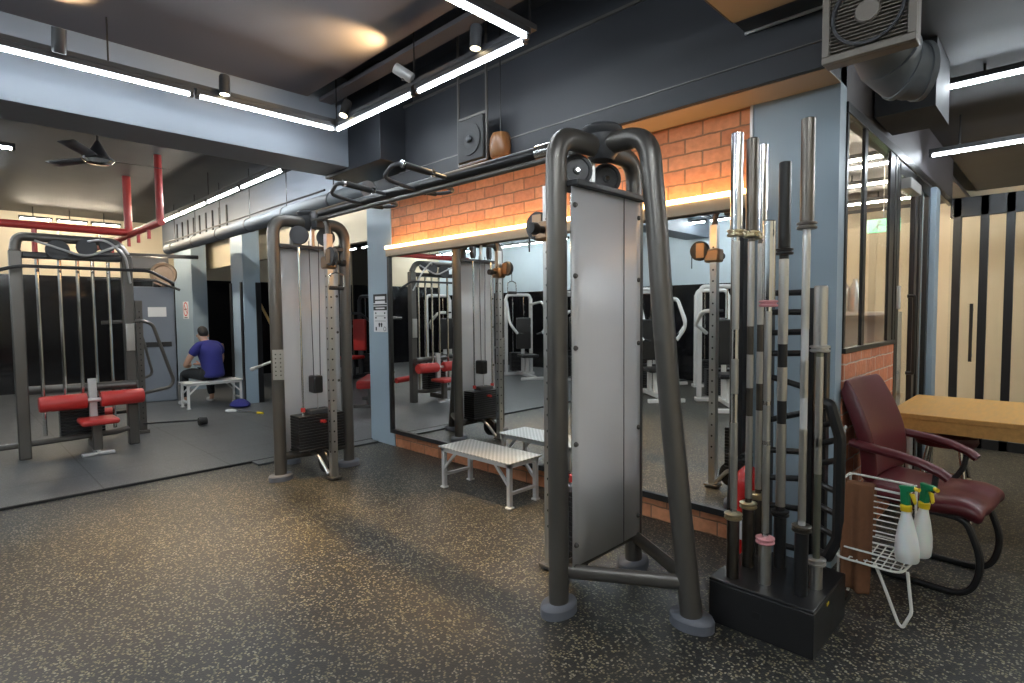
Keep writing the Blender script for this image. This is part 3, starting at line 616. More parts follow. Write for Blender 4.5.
# ------------------------------------------------------------------ wire rack with bottles and towel
t = thing('wire_rack', 'white wire towel rack standing right of the black barbell box', 'wire rack', (0, 0, 0))
R = []
x0, x1, yb, yf = -.76, -.485, 3.22, 3.03
for y in (yf, yb):
    R.append(MB().tube(rnd([(x0, y, .03), (x0, y, .62), (x1, y, .61), (x1 + .005, y, .33)], .02), .0055, 8))
f = MB()
for r in R: f.v, f.f = (f.v, f.f) if False else (f.v, f.f); f.add(r.v, r.f)
f.tube([(x0, yf, .62), (x0, yb, .62)], .0055, 8).tube([(x1, yf, .61), (x1, yb, .61)], .0055, 8)
f.build('frame', M['whitewire'], t)
MB().tube([V((-.745, yf, .035 + .84)), V((-.745, yf, .6))], .006, 8).tube([V((-.745, yf, .875)), V((-.765, yf + .1, .87))], .006, 8).build('back_post', M['whitewire'], t)
for k in range(9):
    z = .36 + k * .028
    MB().cyl((x0, yf, z), (x1, yf, z - .004), .0032, 8).build('rail_wire', M['whitewire'], t)
b = MB().tube(rnd([(x0, 2.97, .27), (x1 - .01, 2.97, .265), (x1 + .02, 3.26, .27), (x0, 3.26, .275)], .05, closed=True), .0055, 8, closed=True)
b.tube(rnd([(x0, 2.99, .32), (x1, 2.99, .315), (x1 + .01, 3.24, .32), (x0, 3.24, .325)], .05, closed=True), .0045, 8, closed=True)
for k in range(8): b.cyl((x0 + .02 + k * .034, 2.97, .268), (x0 + .02 + k * .034, 3.25, .272), .003, 6)
for k in range(5): b.cyl((x0, 3.01 + k * .05, .27), (x1 + .005, 3.01 + k * .05, .268), .003, 6)
b.build('basket', M['whitewire'], t)
for y in (3.0,):
    MB().tube(rnd([(-.60, y, .27), (-.56, y, .17), (-.505, y, .022), (-.488, y, .008), (-.455, y, .09), (-.475, y, .27)], .02), .007, 8).build('leg', M['whitewire'], t)
MB().tube(rnd([(x0, yf, .03), (x0, yf, .01), (x0, yb, .01), (x0, yb, .03)], .008), .007, 8).build('leg', M['whitewire'], t)

def spray(loc, rz, label, tilt=0):
    t = thing('spray_bottle', label, 'spray bottle', loc, rz); t.rotation_euler = (0, tilt, rz)
    MB().lathe([(.001, 0), (.040, 0), (.046, .01), (.047, .05), (.043, .10), (.032, .16), (.021, .205), (.017, .225), (.015, .24), (.001, .24)], n=24).build('bottle', M['bottle'], t)
    MB().lathe([(.001, .226), (.022, .226), (.023, .25), (.019, .254), (.001, .254)], n=20).build('collar', M['yellow'], t)
    h = MB().prism([(.02, -.012, .252), (.02, -.012, .315), (.028, -.012, .335), (-.045, -.012, .345), (-.05, -.012, .325), (-.016, -.012, .312), (-.016, -.012, .252)], (0, .024, 0)).build('spray_head', M['green'], t, bevel=.005)
    MB().cyl((-.045, 0, .334), (-.065, 0, .333), .009, 10).build('nozzle', M['yellow'], h)
    MB().prism([(-.018, -.006, .31), (-.04, -.006, .31), (-.05, -.006, .275), (-.043, -.006, .262), (-.03, -.006, .29)], (0, .012, 0)).build('trigger', M['yellow'], t, bevel=.003)
    return t
spray((-.475, 2.985, .325), 2.6, 'white spray bottle with green head, front one hanging on wire rack', .05)
spray((-.447, 3.075, .335), 2.4, 'white spray bottle with green head, rear one hanging on wire rack', -.10)
t = thing('towel', 'brown towel draped over left end of white wire rack', 'towel', (0, 0, 0))
tw = []
for i in range(17):
    u = i / 16
    row = []
    for j in range(11):
        s = j / 10; x = -.745 + (s - .3) * (.135 - .03 * max(0, .6 - u)) + .04; w = math.sin(s * 11 + 1 + u) * .017 * min(1, abs(u - .66) * 3) + .008 * math.sin(s * 4 + u * 5)
        if u < .62: y = 3.03 - .022 - w; z = .118 + (.62 - u) * 0 + u / .62 * .508 - .02 * s * (1 - u / .62)
        elif u < .72: k = (u - .62) / .10; y = 3.03 - .022 * math.cos(k * PI); z = .626 + .016 * math.sin(k * PI)
        else: y = 3.03 + .022 + w; z = .626 - (u - .72) / .28 * .25
        row.append((x, y, z))
    tw.append(row)
MB().grid(tw).build('cloth', M['towel'], t, solid=.008, sub=1)

# ------------------------------------------------------------------ chairs and desk
def make_chair(label, loc, rz):
    t = thing('office_chair', label, 'chair', loc, rz)       # faces local +x
    def pad(rows, name, thick, mt='burg', parent=t):
        return MB().grid(rows).build(name, M[mt], parent, solid=thick, bevel=0, sub=2)
    seat = []
    for i in range(9):
        x = -.27 + i * .0675
        zc = .46 + (-.012 if i in (3, 4, 5) else .0) + (-.035 if i == 8 else 0) + (.015 if i == 0 else 0)
        seat.append([(x, y, zc + (-.03 if abs(y) > .24 else (-.006 if abs(y) < .1 else .008))) for y in (-.26, -.23, -.15, -.05, .05, .15, .23, .26)])
    pad(seat, 'seat', .085)
    back = []
    for i in (0, 1, 2, 3, 4, 5, 6, 7, 7.75, 8):
        z = .50 + i * .068; w = .235 + .03 * math.sin(PI * i / 8) - (.012 if i == 8 else 0) + .02; x = -.26 - .12 * (i / 8) ** 1.3 + (.03 * math.sin(i / 8 * PI * 1.2))
        back.append([(x + .035 * (abs(q) ** 2), q * w, z - (.02 * q * q if i == 8 else 0)) for q in (-1, -.95, -.6, -.2, .2, .6, .95, 1)])
    pad(back, 'backrest', .075)
    for s in (-1, 1):
        a = MB().tube([(-.30, s * .28, .715), (-.22, s * .295, .705), (-.08, s * .305, .69), (.02, s * .305, .668), (.10, s * .30, .638), (.14, s * .295, .61)], .034, 12, r2=.024, side=(0, 1, 0)).build('armrest', M['burg'], t)
        MB().tube(rnd([(.09, s * .30, .63), (.08, s * .29, .54), (.03, s * .285, .46), (-.05, s * .24, .42)], .06), .014, 10).build('arm_support', M['rubber'], a)
    MB().tube(rnd([(.1, -.22, .41), (.2, -.22, .40), (.27, -.22, .2), (.22, -.22, .017), (-.26, -.22, .017), (-.26, .22, .017), (.22, .22, .017), (.27, .22, .2), (.2, .22, .40), (.1, .22, .41)], .10), .017, 10).build('sled_base', M['black'], t)
    MB().box(-.12, .14, -.235, .235, .395, .425).build('seat_frame', M['black'], t, bevel=.005)
    return t
make_chair('burgundy leather chair with curved arms in front, before the brick sill', (-.50, 3.77, 0), -.10)
t = thing('desk', 'light wooden desk beside the glass office wall', 'desk', (0, 0, 0))
MB().box(-.86, .7, 4.56, 5.65, .71, .745).build('desk_top', M['wood'], t, bevel=.004)
MB().box(-.86, .7, 4.57, 4.60, .63, .71).build('front_rail', M['wood'], t, bevel=.003)
for x in (-.75, .6): MB().tube(rnd([(x, 4.68, .71), (x, 4.68, .02), (x, 5.55, .02), (x, 5.55, .71)], .03), .02, 10).build('leg', M['silver_paint'], t)
t = thing('stool', 'burgundy padded stool with chrome legs under the wooden desk', 'stool', (-.58, 4.93, 0))
MB().lathe([(.001, .50), (.17, .50), (.185, .53), (.18, .565), (.15, .58), (.001, .585)], n=28).build('seat', M['burg'], t)
for k in range(4):
    a = PI / 4 + k * PI / 2; MB().tube([(.12 * math.cos(a), .12 * math.sin(a), .51), (.23 * math.cos(a), .23 * math.sin(a), .0)], .012, 10).build('leg', M['chrome'], t)
MB().tube([(.17 * math.cos(k * PI / 12), .17 * math.sin(k * PI / 12), .25) for k in range(24)], .008, 8, closed=True).build('foot_ring', M['chrome'], t)

# ------------------------------------------------------------------ exhaust fan, duct, speaker, vent
t = thing('exhaust_fan', 'square grey louvred exhaust fan hanging at top right', 'exhaust fan', (-.652, 2.9, 2.742))
h = .178
MB().box(-h, h, .0, .07, -h, h).lathe([(.001, .07), (.15, .07), (.13, .12), (.001, .12)], (0, 0, 0), (0, 1, 0), 28).build('box_body', M['louvre'], t, bevel=.006)
MB().box(-h, h, -.03, 0, -h, -h + .03).box(-h, h, -.03, 0, h - .03, h).box(-h, -h + .03, -.03, 0, -h + .03, h - .03).box(h - .03, h, -.03, 0, -h + .03, h - .03).build('frame', M['louvre'], t, bevel=.004)
for k in range(20):
    z = -h + .036 + k * .0158
    MB().bar((-h + .03, -.012, z), (h - .03, -.012, z), .02, .004, up=(0, -.5, 1)).build('louvre_blade', M['louvre'], t)
MB().lathe([(.128, -.03), (.14, -.03), (.14, 0), (.128, 0)], (0, -.005, 0), (0, 1, 0), 40, ring=True).build('guard_ring', M['gun_dark'], t)
MB().lathe([(.001, 0), (.05, 0), (.045, .012), (.001, .014)], (0, -.024, 0), (0, -1, 0), 24).build('motor_cap', M['louvre'], t)
MB().bar((-.10, .1, h), (-.10, .1, 3.8 - 2.735), .012, .012).bar((.10, .1, h), (.10, .1, 3.02 - 2.735), .012, .012).build('hanger', M['black'], t)
t = thing('duct', 'grey round ventilation duct with ribbed elbow behind exhaust fan', 'duct', (0, 0, 0))
MB().tube([(-.655, 3.03, 2.70), (-.65, 3.12, 2.68), (-.64, 3.20, 2.63), (-.60, 3.27, 2.59), (-.56, 3.31, 2.58), (-.52, 3.34, 2.58)], .125, 24).build('elbow', M['duct'], t)
for q, d in (((-.63, 3.19, 2.64), (.3, 1, -.5)), ((-.59, 3.28, 2.585), (.7, .7, -.3)), ((-.53, 3.333, 2.58), (.8, .6, 0))):
    MB().lathe([(.12, -.012), (.133, -.012), (.133, .012), (.12, .012)], q, d, 28, ring=True).build('rib', M['duct'], t)
MB().lathe([(.001, 0), (.12, 0), (.12, .01), (.001, .01)], (-.522, 3.339, 2.58), (.8, .6, 0), 28).build('end_cap', M['gun_dark'], t)
MB().cyl((-.54, 3.33, 2.70), (-.54, 3.33, 3.02), .006, 8).build('hanger', M['steel'], t)
t = thing('speaker', 'black speaker in hanging steel bracket before the long beam', 'speaker', (-3.47, 3.06, 2.68))
MB().box(-.155, .155, 0, .06, .0, .34).build('cabinet', M['rubber'], t, bevel=.008)
MB().lathe([(.001, .02), (.05, .012), (.12, .0), (.128, .0), (.128, .006), (.001, .03)], (0, -.008, .17), (0, 1, 0), 28).build('cone', M['rubber'], t)
MB().lathe([(.001, 0), (.03, .004), (.022, .02), (.001, .026)], (0, -.005, .17), (0, -1, 0), 16).build('dust_cap', M['gun_dark'], t)
MB().bar((-.17, .03, -.01), (-.17, .03, 3.8 - 2.68), .016, .016).bar((.17, .03, -.01), (.17, .03, 3.8 - 2.68), .016, .016).bar((-.17, .03, .36), (.17, .03, .36), .016, .016).bar((-.17, .03, -.01), (.17, .03, -.01), .016, .016).build('bracket', M['gun'], t)
t = thing('pendant_drum', 'varnished timber drum hanging beside the black speaker', 'pendant', (-3.20, 3.145, 2.66))
MB().lathe([(.001, .0), (.07, .0), (.085, .02), (.09, .08), (.085, .15), (.065, .19), (.001, .195)], n=28).build('drum', M['copperfan'], t)
MB().cyl((0, 0, .19), (0, 0, 3.8 - 2.66), .005, 8).build('hanger', M['black'], t)
t = thing('ceiling_vent', 'tan square vent panel set in dark beam at top right', 'vent', (0, 0, 0))
MB().box(-1.32, -.70, 2.45, 3.06, 2.99, 3.0).build('panel', M['tan'], t, bevel=.003)
MB().box(-1.34, -.68, 2.43, 3.07, 3.0, 3.06).box(-1.326, -.68, 3.07, 3.239, 3.0, 3.04).build('frame', M['gun_dark'], t, bevel=.004)
MB().bar((-1.326, 3.225, 2.993), (-.68, 3.225, 2.993), .012, .014).build('lip', M['silver_paint'], t)
for x in (-1.25, -.78): MB().bar((x, 2.55, 3.06), (x, 2.55, 3.52), .02, .02).build('hanger', M['black'], t)
t = thing('duct_pipe', 'long grey round pipe along the far wall past the blue pillars', 'pipe', (0, 0, 0))
MB().cyl((-11.8, 3.0, 2.665), (-4.9, 3.0, 2.665), .088, 24).build('pipe', M['duct'], t)
for k in range(6):
    x = -5.6 - k * 1.15
    c = MB().lathe([(.088, -.015), (.094, -.015), (.094, .015), (.088, .015)], (x, 3.0, 2.665), (1, 0, 0), 24, ring=True).build('clip', M['gun_dark'], t)
    MB().cyl((x, 3.0, 2.75), (x, 3.0, 2.93 if x > -5.71 else 3.42), .006, 8).build('hanger', M['black'], c)
MB().cyl((-11.8, 2.96, 2.785), (-5.72, 2.96, 2.785), .012, 8).build('conduit', M['black'], t)

# red sprinkler pipes
t = thing('sprinkler_pipe', 'red sprinkler pipework hanging from far left ceiling', 'pipe', (0, 0, 0))
MB().tube(rnd([(-9.5, 1.93, 3.418), (-9.5, 1.93, 2.63), (-9.5, -1.5, 2.63)], .06), .05, 14).build('drop_pipe', M['redpaint'], t)
MB().cyl((-8.0, 1.96, 3.418), (-8.0, 1.96, 2.60), .042, 14).build('drop_pipe', M['redpaint'], t)
MB().cyl((-7.95, 1.96, 2.60), (-12.6, 1.93, 2.62), .042, 14).build('cross_pipe', M['redpaint'], t)
for y in (1.15, 1.6):
    MB().cyl((-9.5, y, 2.63), (-9.5, y, 2.50), .012, 8).lathe([(.001, 0), (.03, 0), (.03, .015), (.001, .015)], (-9.5, y, 2.49), n=10).build('sprinkler_head', M['brass'], t)
for k in range(6): MB().cyl((-8.5 - k * .55, 1.95, 2.61), (-8.5 - k * .55, 1.95, 2.45), .022, 8).build('branch', M['redpaint'], t)
MB().cyl((-9.5, .9, 2.63), (-9.5, .9, 2.2), .03, 10).build('branch', M['redpaint'], t)

# ceiling fan
t = thing('ceiling_fan', 'dark ceiling fan with long blades at upper left', 'ceiling fan', (-7.0, 1.19, 2.99))
MB().cyl((0, 0, .10), (0, 0, .43), .012, 10).build('rod', M['black'], t)
MB().lathe([(.001, .03), (.13, .035), (.135, .05), (.10, .07), (.045, .17), (.02, .22), (.001, .22)], n=24).build('motor', M['gun_dark'], t)
MB().lathe([(.001, -.01), (.10, .0), (.135, .03), (.13, .04), (.001, .04)], n=24).build('rim', M['chrome'], t)
for k in range(3):
    a = 1.55 + k * 2.094; c, s = math.cos(a), math.sin(a)
    b = MB()
    rows = []
    for i in range(7):
        r = .12 + i * .085; w = .045 + .02 * min(1, i / 3)
        rows.append([(c * r - s * q * w, s * r + c * q * w, .045 + .014 * q) for q in (-1, 0, 1)])
    b.grid(rows).build('blade', M['gun_dark'], t, solid=.006)

# ------------------------------------------------------------------ left gym machines
t = thing('lat_pulldown', 'grey weight machine with red thigh rollers and red seat at left edge', 'gym machine', (-7.45, 1.10, .018))
for y in (-.55, .38): MB().box(-.06, .04, y - .05, y + .05, 0, 2.1).build('upright', M['gun'], t, bevel=.01)
MB().tube(rnd([(-.01, -.55, 2.1), (-.01, -.53, 2.24), (-.01, .3, 2.24), (-.01, .38, 2.1)], .15), .045, 12).build('top_arch', M['gun'], t)
for y in (-.38, -.2, -.05, .08, .22): MB().cyl((-.06, y, .2), (-.06, y, 2.08), .018, 10).build('guide_rod', M['chrome'], t)
MB().box(-.1, .02, -.5, .33, 2.03, 2.09).build('cross_beam', M['black'], t, bevel=.01)
for k in range(14): MB().box(-.14, .02, -.26, .12, .16 + k * .03, .187 + k * .03).build('weight_plate', M['black'], t, bevel=.004)
for q, r in (((.06, .02, 2.16), .09), ((.05, -.22, 2.12), .10), ((.06, .2, 2.19), .07)):
    MB().lathe([(.001, -.02), (r, -.02), (r * .85, 0), (r, .02), (.001, .02)], q, (1, 0, .1), 24).build('pulley', M['gun_dark'], t)
MB().tube(rnd([(.05, .02, 2.22), (.2, .15, 2.25), (.22, .33, 2.1), (.05, .40, 1.8)], .1), .012, 8).tube(rnd([(.05, -.4, 2.2), (.15, 0, 2.05), (.1, .3, 2.2)], .1), .012, 8).build('cable', M['silver_paint'], t)
MB().tube(rnd([(.22, -.75, 1.86), (.22, -.55, 1.93), (.22, .55, 1.93), (.22, .78, 1.80)], .06), .017, 10).build('lat_bar', M['black'], t)
MB().box(-.05, .32, -.03, .03, .05, .12).box(.26, .33, -.04, .04, .05, .33).build('seat_post', M['gun'], t, bevel=.006)
MB().box(.13, .36, -.02, .02, .0, .05).box(.30, .36, -.14, .14, .0, .03).build('base_bar', M['silver_paint'], t, bevel=.006)
MB().box(.16, .50, -.15, .17, .33, .385).build('seat', M['red'], t, bevel=.02)
MB().box(.12, .17, -.035, .035, .36, .78).build('roller_post', M['silver_paint'], t, bevel=.005)
for s in (-1, 1):
    MB().lathe([(.001, 0), (.072, 0), (.08, .012), (.08, .37), (.072, .385), (.001, .385)], (.2, s * .06, .56), (0, s, 0), 24).build('thigh_roller', M['red'], t)
MB().cyl((.2, -.08, .56), (.2, .08, .56), .022, 12).build('roller_axle', M['silver_paint'], t)
MB().cyl((-.3, -.5, .66), (.1, .42, .68), .045, 12).build('lower_arm', M['gun'], t)
MB().tube([(-.02, -.8, .14), (.05, .2, .17), (.0, .38, .19)], .03, 10).build('floor_tube', M['gun'], t)
MB().box(.02, .06, .34, .42, 1.05, 1.35).build('scale_plate', M['steel'], t, bevel=.004)

t = thing('cable_station', 'grey cable station with bent swing arm and perforated upright behind red seat', 'gym machine', (-8.05, 1.70, .018))
mh = MB().box(-.04, .04, -.035, .035, 0, 1.62).use(1)
for k in range(22): mh.lathe([(.001, 0), (.008, 0), (.008, .001), (.001, .001)], (.04, 0, .12 + k * .065), (1, 0, 0), 8)
mh.build('upright', M['gun'], t, mat2=M['ink'])
MB().tube(rnd([(.05, -.38, 1.36), (.05, .02, 1.38), (.05, .13, 1.34), (.05, .34, .62), (.05, .30, .54), (.05, -.22, .46)], .08), .020, 10).build('swing_arm', M['gun'], t)
MB().tube(rnd([(-.15, -.1, 1.30), (-.15, .06, 1.2), (-.15, .16, .7), (-.15, -.2, .55)], .06), .016, 10).build('inner_arm', M['gun'], t)
MB().box(-.3, .06, -.06, .06, 0, .04).build('foot_plate', M['gun'], t, bevel=.006)
MB().cyl((.04, 0, .12), (.06, .62, .075), .012, 10).build('low_rod', M['black'], t)
MB().lathe([(.001, 0), (.05, 0), (.055, .02), (.045, .10), (.001, .10)], (.06, .60, .06), (.05, 1, 0), 14).build('rope_end', M['rubber'], t)
MB().cyl((-.02, -.3, .30), (-.02, -.6, .32), .05, 12).build('roller', M['red'], t)
MB().box(-.3, -.1, -.6, .0, .25, .29).build('small_seat', M['black'], t, bevel=.01)

t = thing('weight_tower', 'tall blue grey weight column with white notice behind the swing arm', 'gym machine', (-11.05, 2.50, .018), -.25)
MB().box(-.25, .25, -.36, .36, .0, 1.92).build('housing', M['beam'], t, bevel=.02)
MB().box(.25, .262, -.30, -.23, .1, 1.85).build('front_rail', M['steel'], t, bevel=.003)
MB().box(.25, .256, -.02, .24, 1.42, 1.58).build('notice', M['paper'], t)
MB().box(.25, .27, -.15, .30, .92, 1.0).build('slot', M['black'], t, bevel=.004)
MB().cyl((.25, .1, 1.92), (.05, .1, 2.28), .04, 10).box(-.1, .2, -.25, .30, 2.2, 2.42).build('pulley_head', M['gun'], t, bevel=.02)
MB().lathe([(.001, -.03), (.19, -.03), (.2, 0), (.19, .03), (.15, .03), (.14, .012), (.001, .012)], (.30, .22, 2.12), (1, -.2, 0), 28).build('pulley', M['copper'], t)
MB().tube([(.30, -.8, 2.02), (.32, .1, 2.02), (.36, .45, 1.86)], .022, 10).build('pull_bar', M['black'], t)
MB().box(-.05, .05, -.7, .75, 2.42, 2.48).build('top_bar', M['gun_dark'], t, bevel=.01)

t = thing('wooden_stick', 'yellow wooden stick leaning against mirror behind left cable tower', 'stick', (0, 0, 0)); 
MB().cyl((-8.670, 4.174, .02), (-9.924, 3.780, 1.879), .022, 10).build('stick', M['stick'], t)

t = thing('cable_bar', 'short chrome bar with yellow tape lying on mats beside left tower', 'bar attachment', (-8.35, 3.15, .018))
MB().cyl((.10, .06, .017), (-.35, -.12, .017), .014, 10).build('bar', M['chrome'], t)
MB().cyl((.12, .068, .017), (.02, .028, .017), .0165, 10).build('tape', M['yellow'], t)
MB().tube(rnd([(-.35, -.12, .016), (-.50, -.10, .016), (-.58, -.20, .016), (-.46, -.24, .016)], .03, closed=True), .012, 8, closed=True).build('grip_loop', M['silver_paint'], t)
t = thing('kit_bag', 'crumpled dark blue bag on floor at foot of far pillar', 'bag', (-9.2, 3.25, .018))
bm_ = MB().lathe([(.001, 0), (.17, .0), (.20, .04), (.16, .10), (.09, .15), (.03, .17), (.001, .17)], n=14).build('bag', M['fabric'], t, sub=1); bm_.scale = (1.1, .8, .75)

# ------------------------------------------------------------------ machines seen only in the mirror
def machine(label, loc, rz, pad='black', frame='silver_paint', kind=0):
    t = thing('weight_machine', label, 'gym machine', loc, rz)     # user faces local +x
    for y in (-.30, .30): MB().box(-.62, -.55, y - .035, y + .035, 0, 1.75).build('upright', M[frame], t, bevel=.008)
    MB().tube(rnd([(-.585, -.30, 1.74), (-.585, -.26, 1.84), (-.585, .26, 1.84), (-.585, .30, 1.74)], .08), .035, 12).build('top_arch', M[frame], t)
    for k in range(14): MB().box(-.68, -.5, -.2, .2, .10 + k * .03, .127 + k * .03).build('weight_plate', M['black'], t, bevel=.004)
    for y in (-.13, .13): MB().cyl((-.59, y, .08), (-.59, y, 1.8), .011, 8).build('guide_rod', M['chrome'], t)
    MB().box(-.65, .55, -.04, .04, .02, .09).box(.5, .57, -.3, .3, 0, .06).box(-.66, -.5, -.36, .36, 0, .06).build('base_frame', M[frame], t, bevel=.008)
    MB().box(.0, .07, -.04, .04, .09, .45).box(-.30, -.24, -.035, .035, .09, 1.15).build('seat_post', M[frame], t, bevel=.008)
    MB().box(-.14, .30, -.19, .19, .45, .52).build('seat', M[pad], t, bevel=.025)
    MB().box(-.24, -.17, -.17, .17, .62, 1.32).build('backrest', M[pad], t, bevel=.025)
    for s in (-1, 1):
        if kind == 0:
            MB().tube(rnd([(-.55, s * .28, 1.62), (-.1, s * .42, 1.68), (.22, s * .45, 1.2), (.24, s * .28, .98)], .12), .028, 10).build('press_arm', M[frame], t)
            MB().cyl((.24, s * .30, 1.0), (.24, s * .16, .96), .02, 10).build('grip', M['rubber'], t)
        else:
            MB().tube(rnd([(-.55, s * .2, 1.1), (.0, s * .48, 1.25), (.35, s * .46, 1.45), (.38, s * .30, 1.45)], .1), .028, 10).build('press_arm', M[frame], t)
            MB().cyl((.38, s * .34, 1.45), (.38, s * .18, 1.45), .02, 10).build('grip', M['rubber'], t)
    return t
machine('silver chest press machine with black pads, mirrored between left tower and bench', (-8.5, -2.3, .018), .5, kind=0)
machine('silver shoulder press machine seen in mirror next to grey tower post', (-6.85, -2.2, .018), .5, kind=1)
machine('white framed machine reflected behind the near tower leg', (-4.9, -1.6, 0), .7, frame='white', kind=0)
machine('white press machine with black backrest reflected beside column with holes', (-3.6, -1.5, 0), .9, frame='white', kind=1)
machine('silver machine deep in the reflection at far mats', (-9.8, -1.2, .018), .2, kind=1)
machine('second silver press machine behind the first in mirror', (-8.0, -3.55, .018), .5, kind=1)
machine('white machine against dark band in mirror left of near tower', (-5.85, -3.45, .018), .6, frame='white', kind=0)
machine('white machine against dark band in mirror right of near tower', (-4.4, -3.1, 0), .8, frame='white', kind=1)
machine('black framed machine with red pads in dark adjoining room behind person', (-11.2, 6.4, .018), -1.2, pad='red', frame='gun_dark', kind=1)
machine('black framed machine in dark adjoining room beside yellow stick', (-9.6, 6.6, .018), -1.4, pad='red', frame='gun_dark', kind=0)
t = thing('red_bench', 'low red exercise bench seen between left cable tower and blue pillar', 'bench', (-7.90, 4.85, .018), 2.45)
MB().box(-.55, .55, -.19, .19, .30, .42).build('pad', M['red'], t, bevel=.03)
for x in (-.42, .42): MB().box(x - .03, x + .03, -.03, .03, 0.03, .30).box(x - .03, x + .03, -.25, .25, 0, .05).build('leg', M['gun'], t, bevel=.006)
t = thing('wall_fan', 'round wall fan high on pale blue wall, seen in mirror', 'fan', (-8.0, -4.14, 2.55))
MB().lathe([(.25, 0), (.262, .0), (.262, .02), (.25, .02)], (0, .10, 0), (0, 1, 0), 32, ring=True).lathe([(.001, 0), (.06, 0), (.06, .04), (.001, .05)], (0, .09, 0), (0, 1, 0), 16).build('guard', M['gun'], t)
for k in range(8):
    a = k * PI / 4; MB().cyl((0, .12, 0), (.25 * math.cos(a), .115, .25 * math.sin(a)), .003, 6).build('guard_wire', M['gun'], t)
MB().cyl((0, -.06, -.0), (0, .1, 0), .025, 10).build('arm', M['gun_dark'], t)

# ------------------------------------------------------------------ signs
t = thing('notice_sign', 'black and white notice with foot symbols on blue pillar beside mirror', 'sign', (-5.43, W - .012, 1.46))
MB().box(-.135, .135, -.004, 0, -.21, .21).build('board', M['paper'], t)
k = MB()
k.box(-.135, .135, -.0055, -.004, .185, .21).box(-.135, -.10, -.0055, -.004, .11, .185).box(.10, .135, -.0055, -.004, .11, .185).box(-.135, .135, -.0055, -.004, .135, .15).box(-.135, .135, -.0055, -.004, .085, .10).box(-.135, .135, -.0055, -.004, .03, .075)
k.build('header_print', M['ink'], t)
MB().box(-.09, .09, -.0065, -.0055, .045, .06).build('header_line', M['paper'], t)
k = MB().box(-.10, .10, -.005, -.004, -.035, -.03).box(-.11, .11, -.005, -.004, -.09, -.086)
for x in (-.09, .09): k.box(x - .012, x + .012, -.005, -.004, -.01, .008).box(x - .016, x + .016, -.005, -.004, -.06, -.045)
for x in (-.022, .022): k.lathe([(.001, 0), (.018, 0), (.018, .001), (.001, .001)], (x, -.004, -.125), (0, -1, 0), 14); k.box(x - .012, x + .012, -.005, -.004, -.155, -.125)
k.box(-.10, -.075, -.005, -.004, -.195, -.155).lathe([(.02, 0), (.026, 0), (.026, .001), (.02, .001)], (.085, -.004, -.175), (0, -1, 0), 14, ring=True)
k.build('symbol_print', M['ink'], t)
t = thing('no_smoking_sign', 'white sign with red no smoking circle on far blue pillar', 'sign', (-12.42, W - .022, 1.56))
MB().box(-.17, .17, -.004, 0, -.17, .17).build('board', M['paper'], t)
MB().lathe([(.115, 0), (.14, 0), (.14, .002), (.115, .002)], (0, -.004, .02), (0, -1, 0), 28, ring=True).bar((-.085, -.005, .105), (.085, -.005, -.065), .002, .024, up=(1, 0, 1)).build('ban_ring', M['redink'], t)
MB().box(-.08, .06, -.0055, -.004, .005, .03).box(-.10, .10, -.0055, -.004, -.155, -.14).build('cigarette_print', M['ink'], t)
t = thing('exit_sign', 'green emergency exit sign with white running figure behind office glass', 'exit sign', (-1.22, 6.1, 2.22))
MB().box(-.13, .13, 0, .03, -.06, .06).build('panel', M['exit'], t, bevel=.004)
MB().lathe([(.001, 0), (.014, 0), (.014, .001), (.001, .001)], (-.03, 0, .035), (0, -1, 0), 12).bar((-.035, -.001, .02), (-.05, -.001, -.015), .002, .02, up=(1, 0, 0)).bar((-.05, -.001, -.015), (-.02, -.001, -.045), .002, .011, up=(1, 0, 0)).bar((-.055, -.001, -.015), (-.085, -.001, -.045), .002, .011, up=(1, 0, 0)).bar((-.035, -.001, .015), (-.0, -.001, -.0), .002, .01, up=(1, 0, 0)).box(.03, .11, -.0015, -.0005, -.008, .008).build('figure', M['white'], t)
MB().cyl((0, .015, .06), (0, .015, .68), .006, 8).build('hanger', M['steel'], t)
t = thing('office_shelf', 'white low shelf unit inside the glass office', 'shelf', (-1.28, 5.7, 0))
MB().box(-.26, .26, -.18, .18, 0, .04).box(-.26, .26, -.18, .18, .72, .75).box(-.26, .26, -.18, .18, 1.40, 1.43).box(-.26, -.23, -.18, .18, .04, 1.4).box(.23, .26, -.18, .18, .04, 1.4).box(-.23, .23, .16, .18, .04, 1.4).build('carcass', M['white'], t)
for x in (-.3, -.12): tag(MB().lathe([(.001, 0), (.05, 0), (.05, .2), (.02, .26), (.02, .29), (.001, .29)], (-1.28 + x * .5, 5.7, 1.431), n=16).build('jar', M['steel']), 'metal jar on top of white office shelf, ' + ('left one' if x < -.2 else 'right one'), 'jar')

# ------------------------------------------------------------------ the person
def skin_mesh(name, chain, edges, material, parent=None, root=0, sub=2):
    bm = bmesh.new(); ly = bm.verts.layers.skin.verify(); vs = []
    for i, (p, r) in enumerate(chain):
        v = bm.verts.new(p); v[ly].radius = (r, r) if not isinstance(r, tuple) else r; v[ly].use_root = (i == root); vs.append(v)
    for a, b in edges: bm.edges.new((vs[a], vs[b]))
    me = bpy.data.meshes.new(name); bm.to_mesh(me); bm.free()
    o = bpy.data.objects.new(name, me); col.objects.link(o)
    m = o.modifiers.new('k', 'SKIN'); m.use_smooth_shade = True
    m = o.modifiers.new('s', 'SUBSURF'); m.levels = m.render_levels = sub
    dg = bpy.context.evaluated_depsgraph_get(); ev = o.evaluated_get(dg); me2 = bpy.data.meshes.new_from_object(ev)
    o.modifiers.clear(); o.data = me2; me2.materials.clear(); me2.materials.append(material)
    for p in me2.polygons: p.use_smooth = True
    if parent: o.parent = parent
    return o
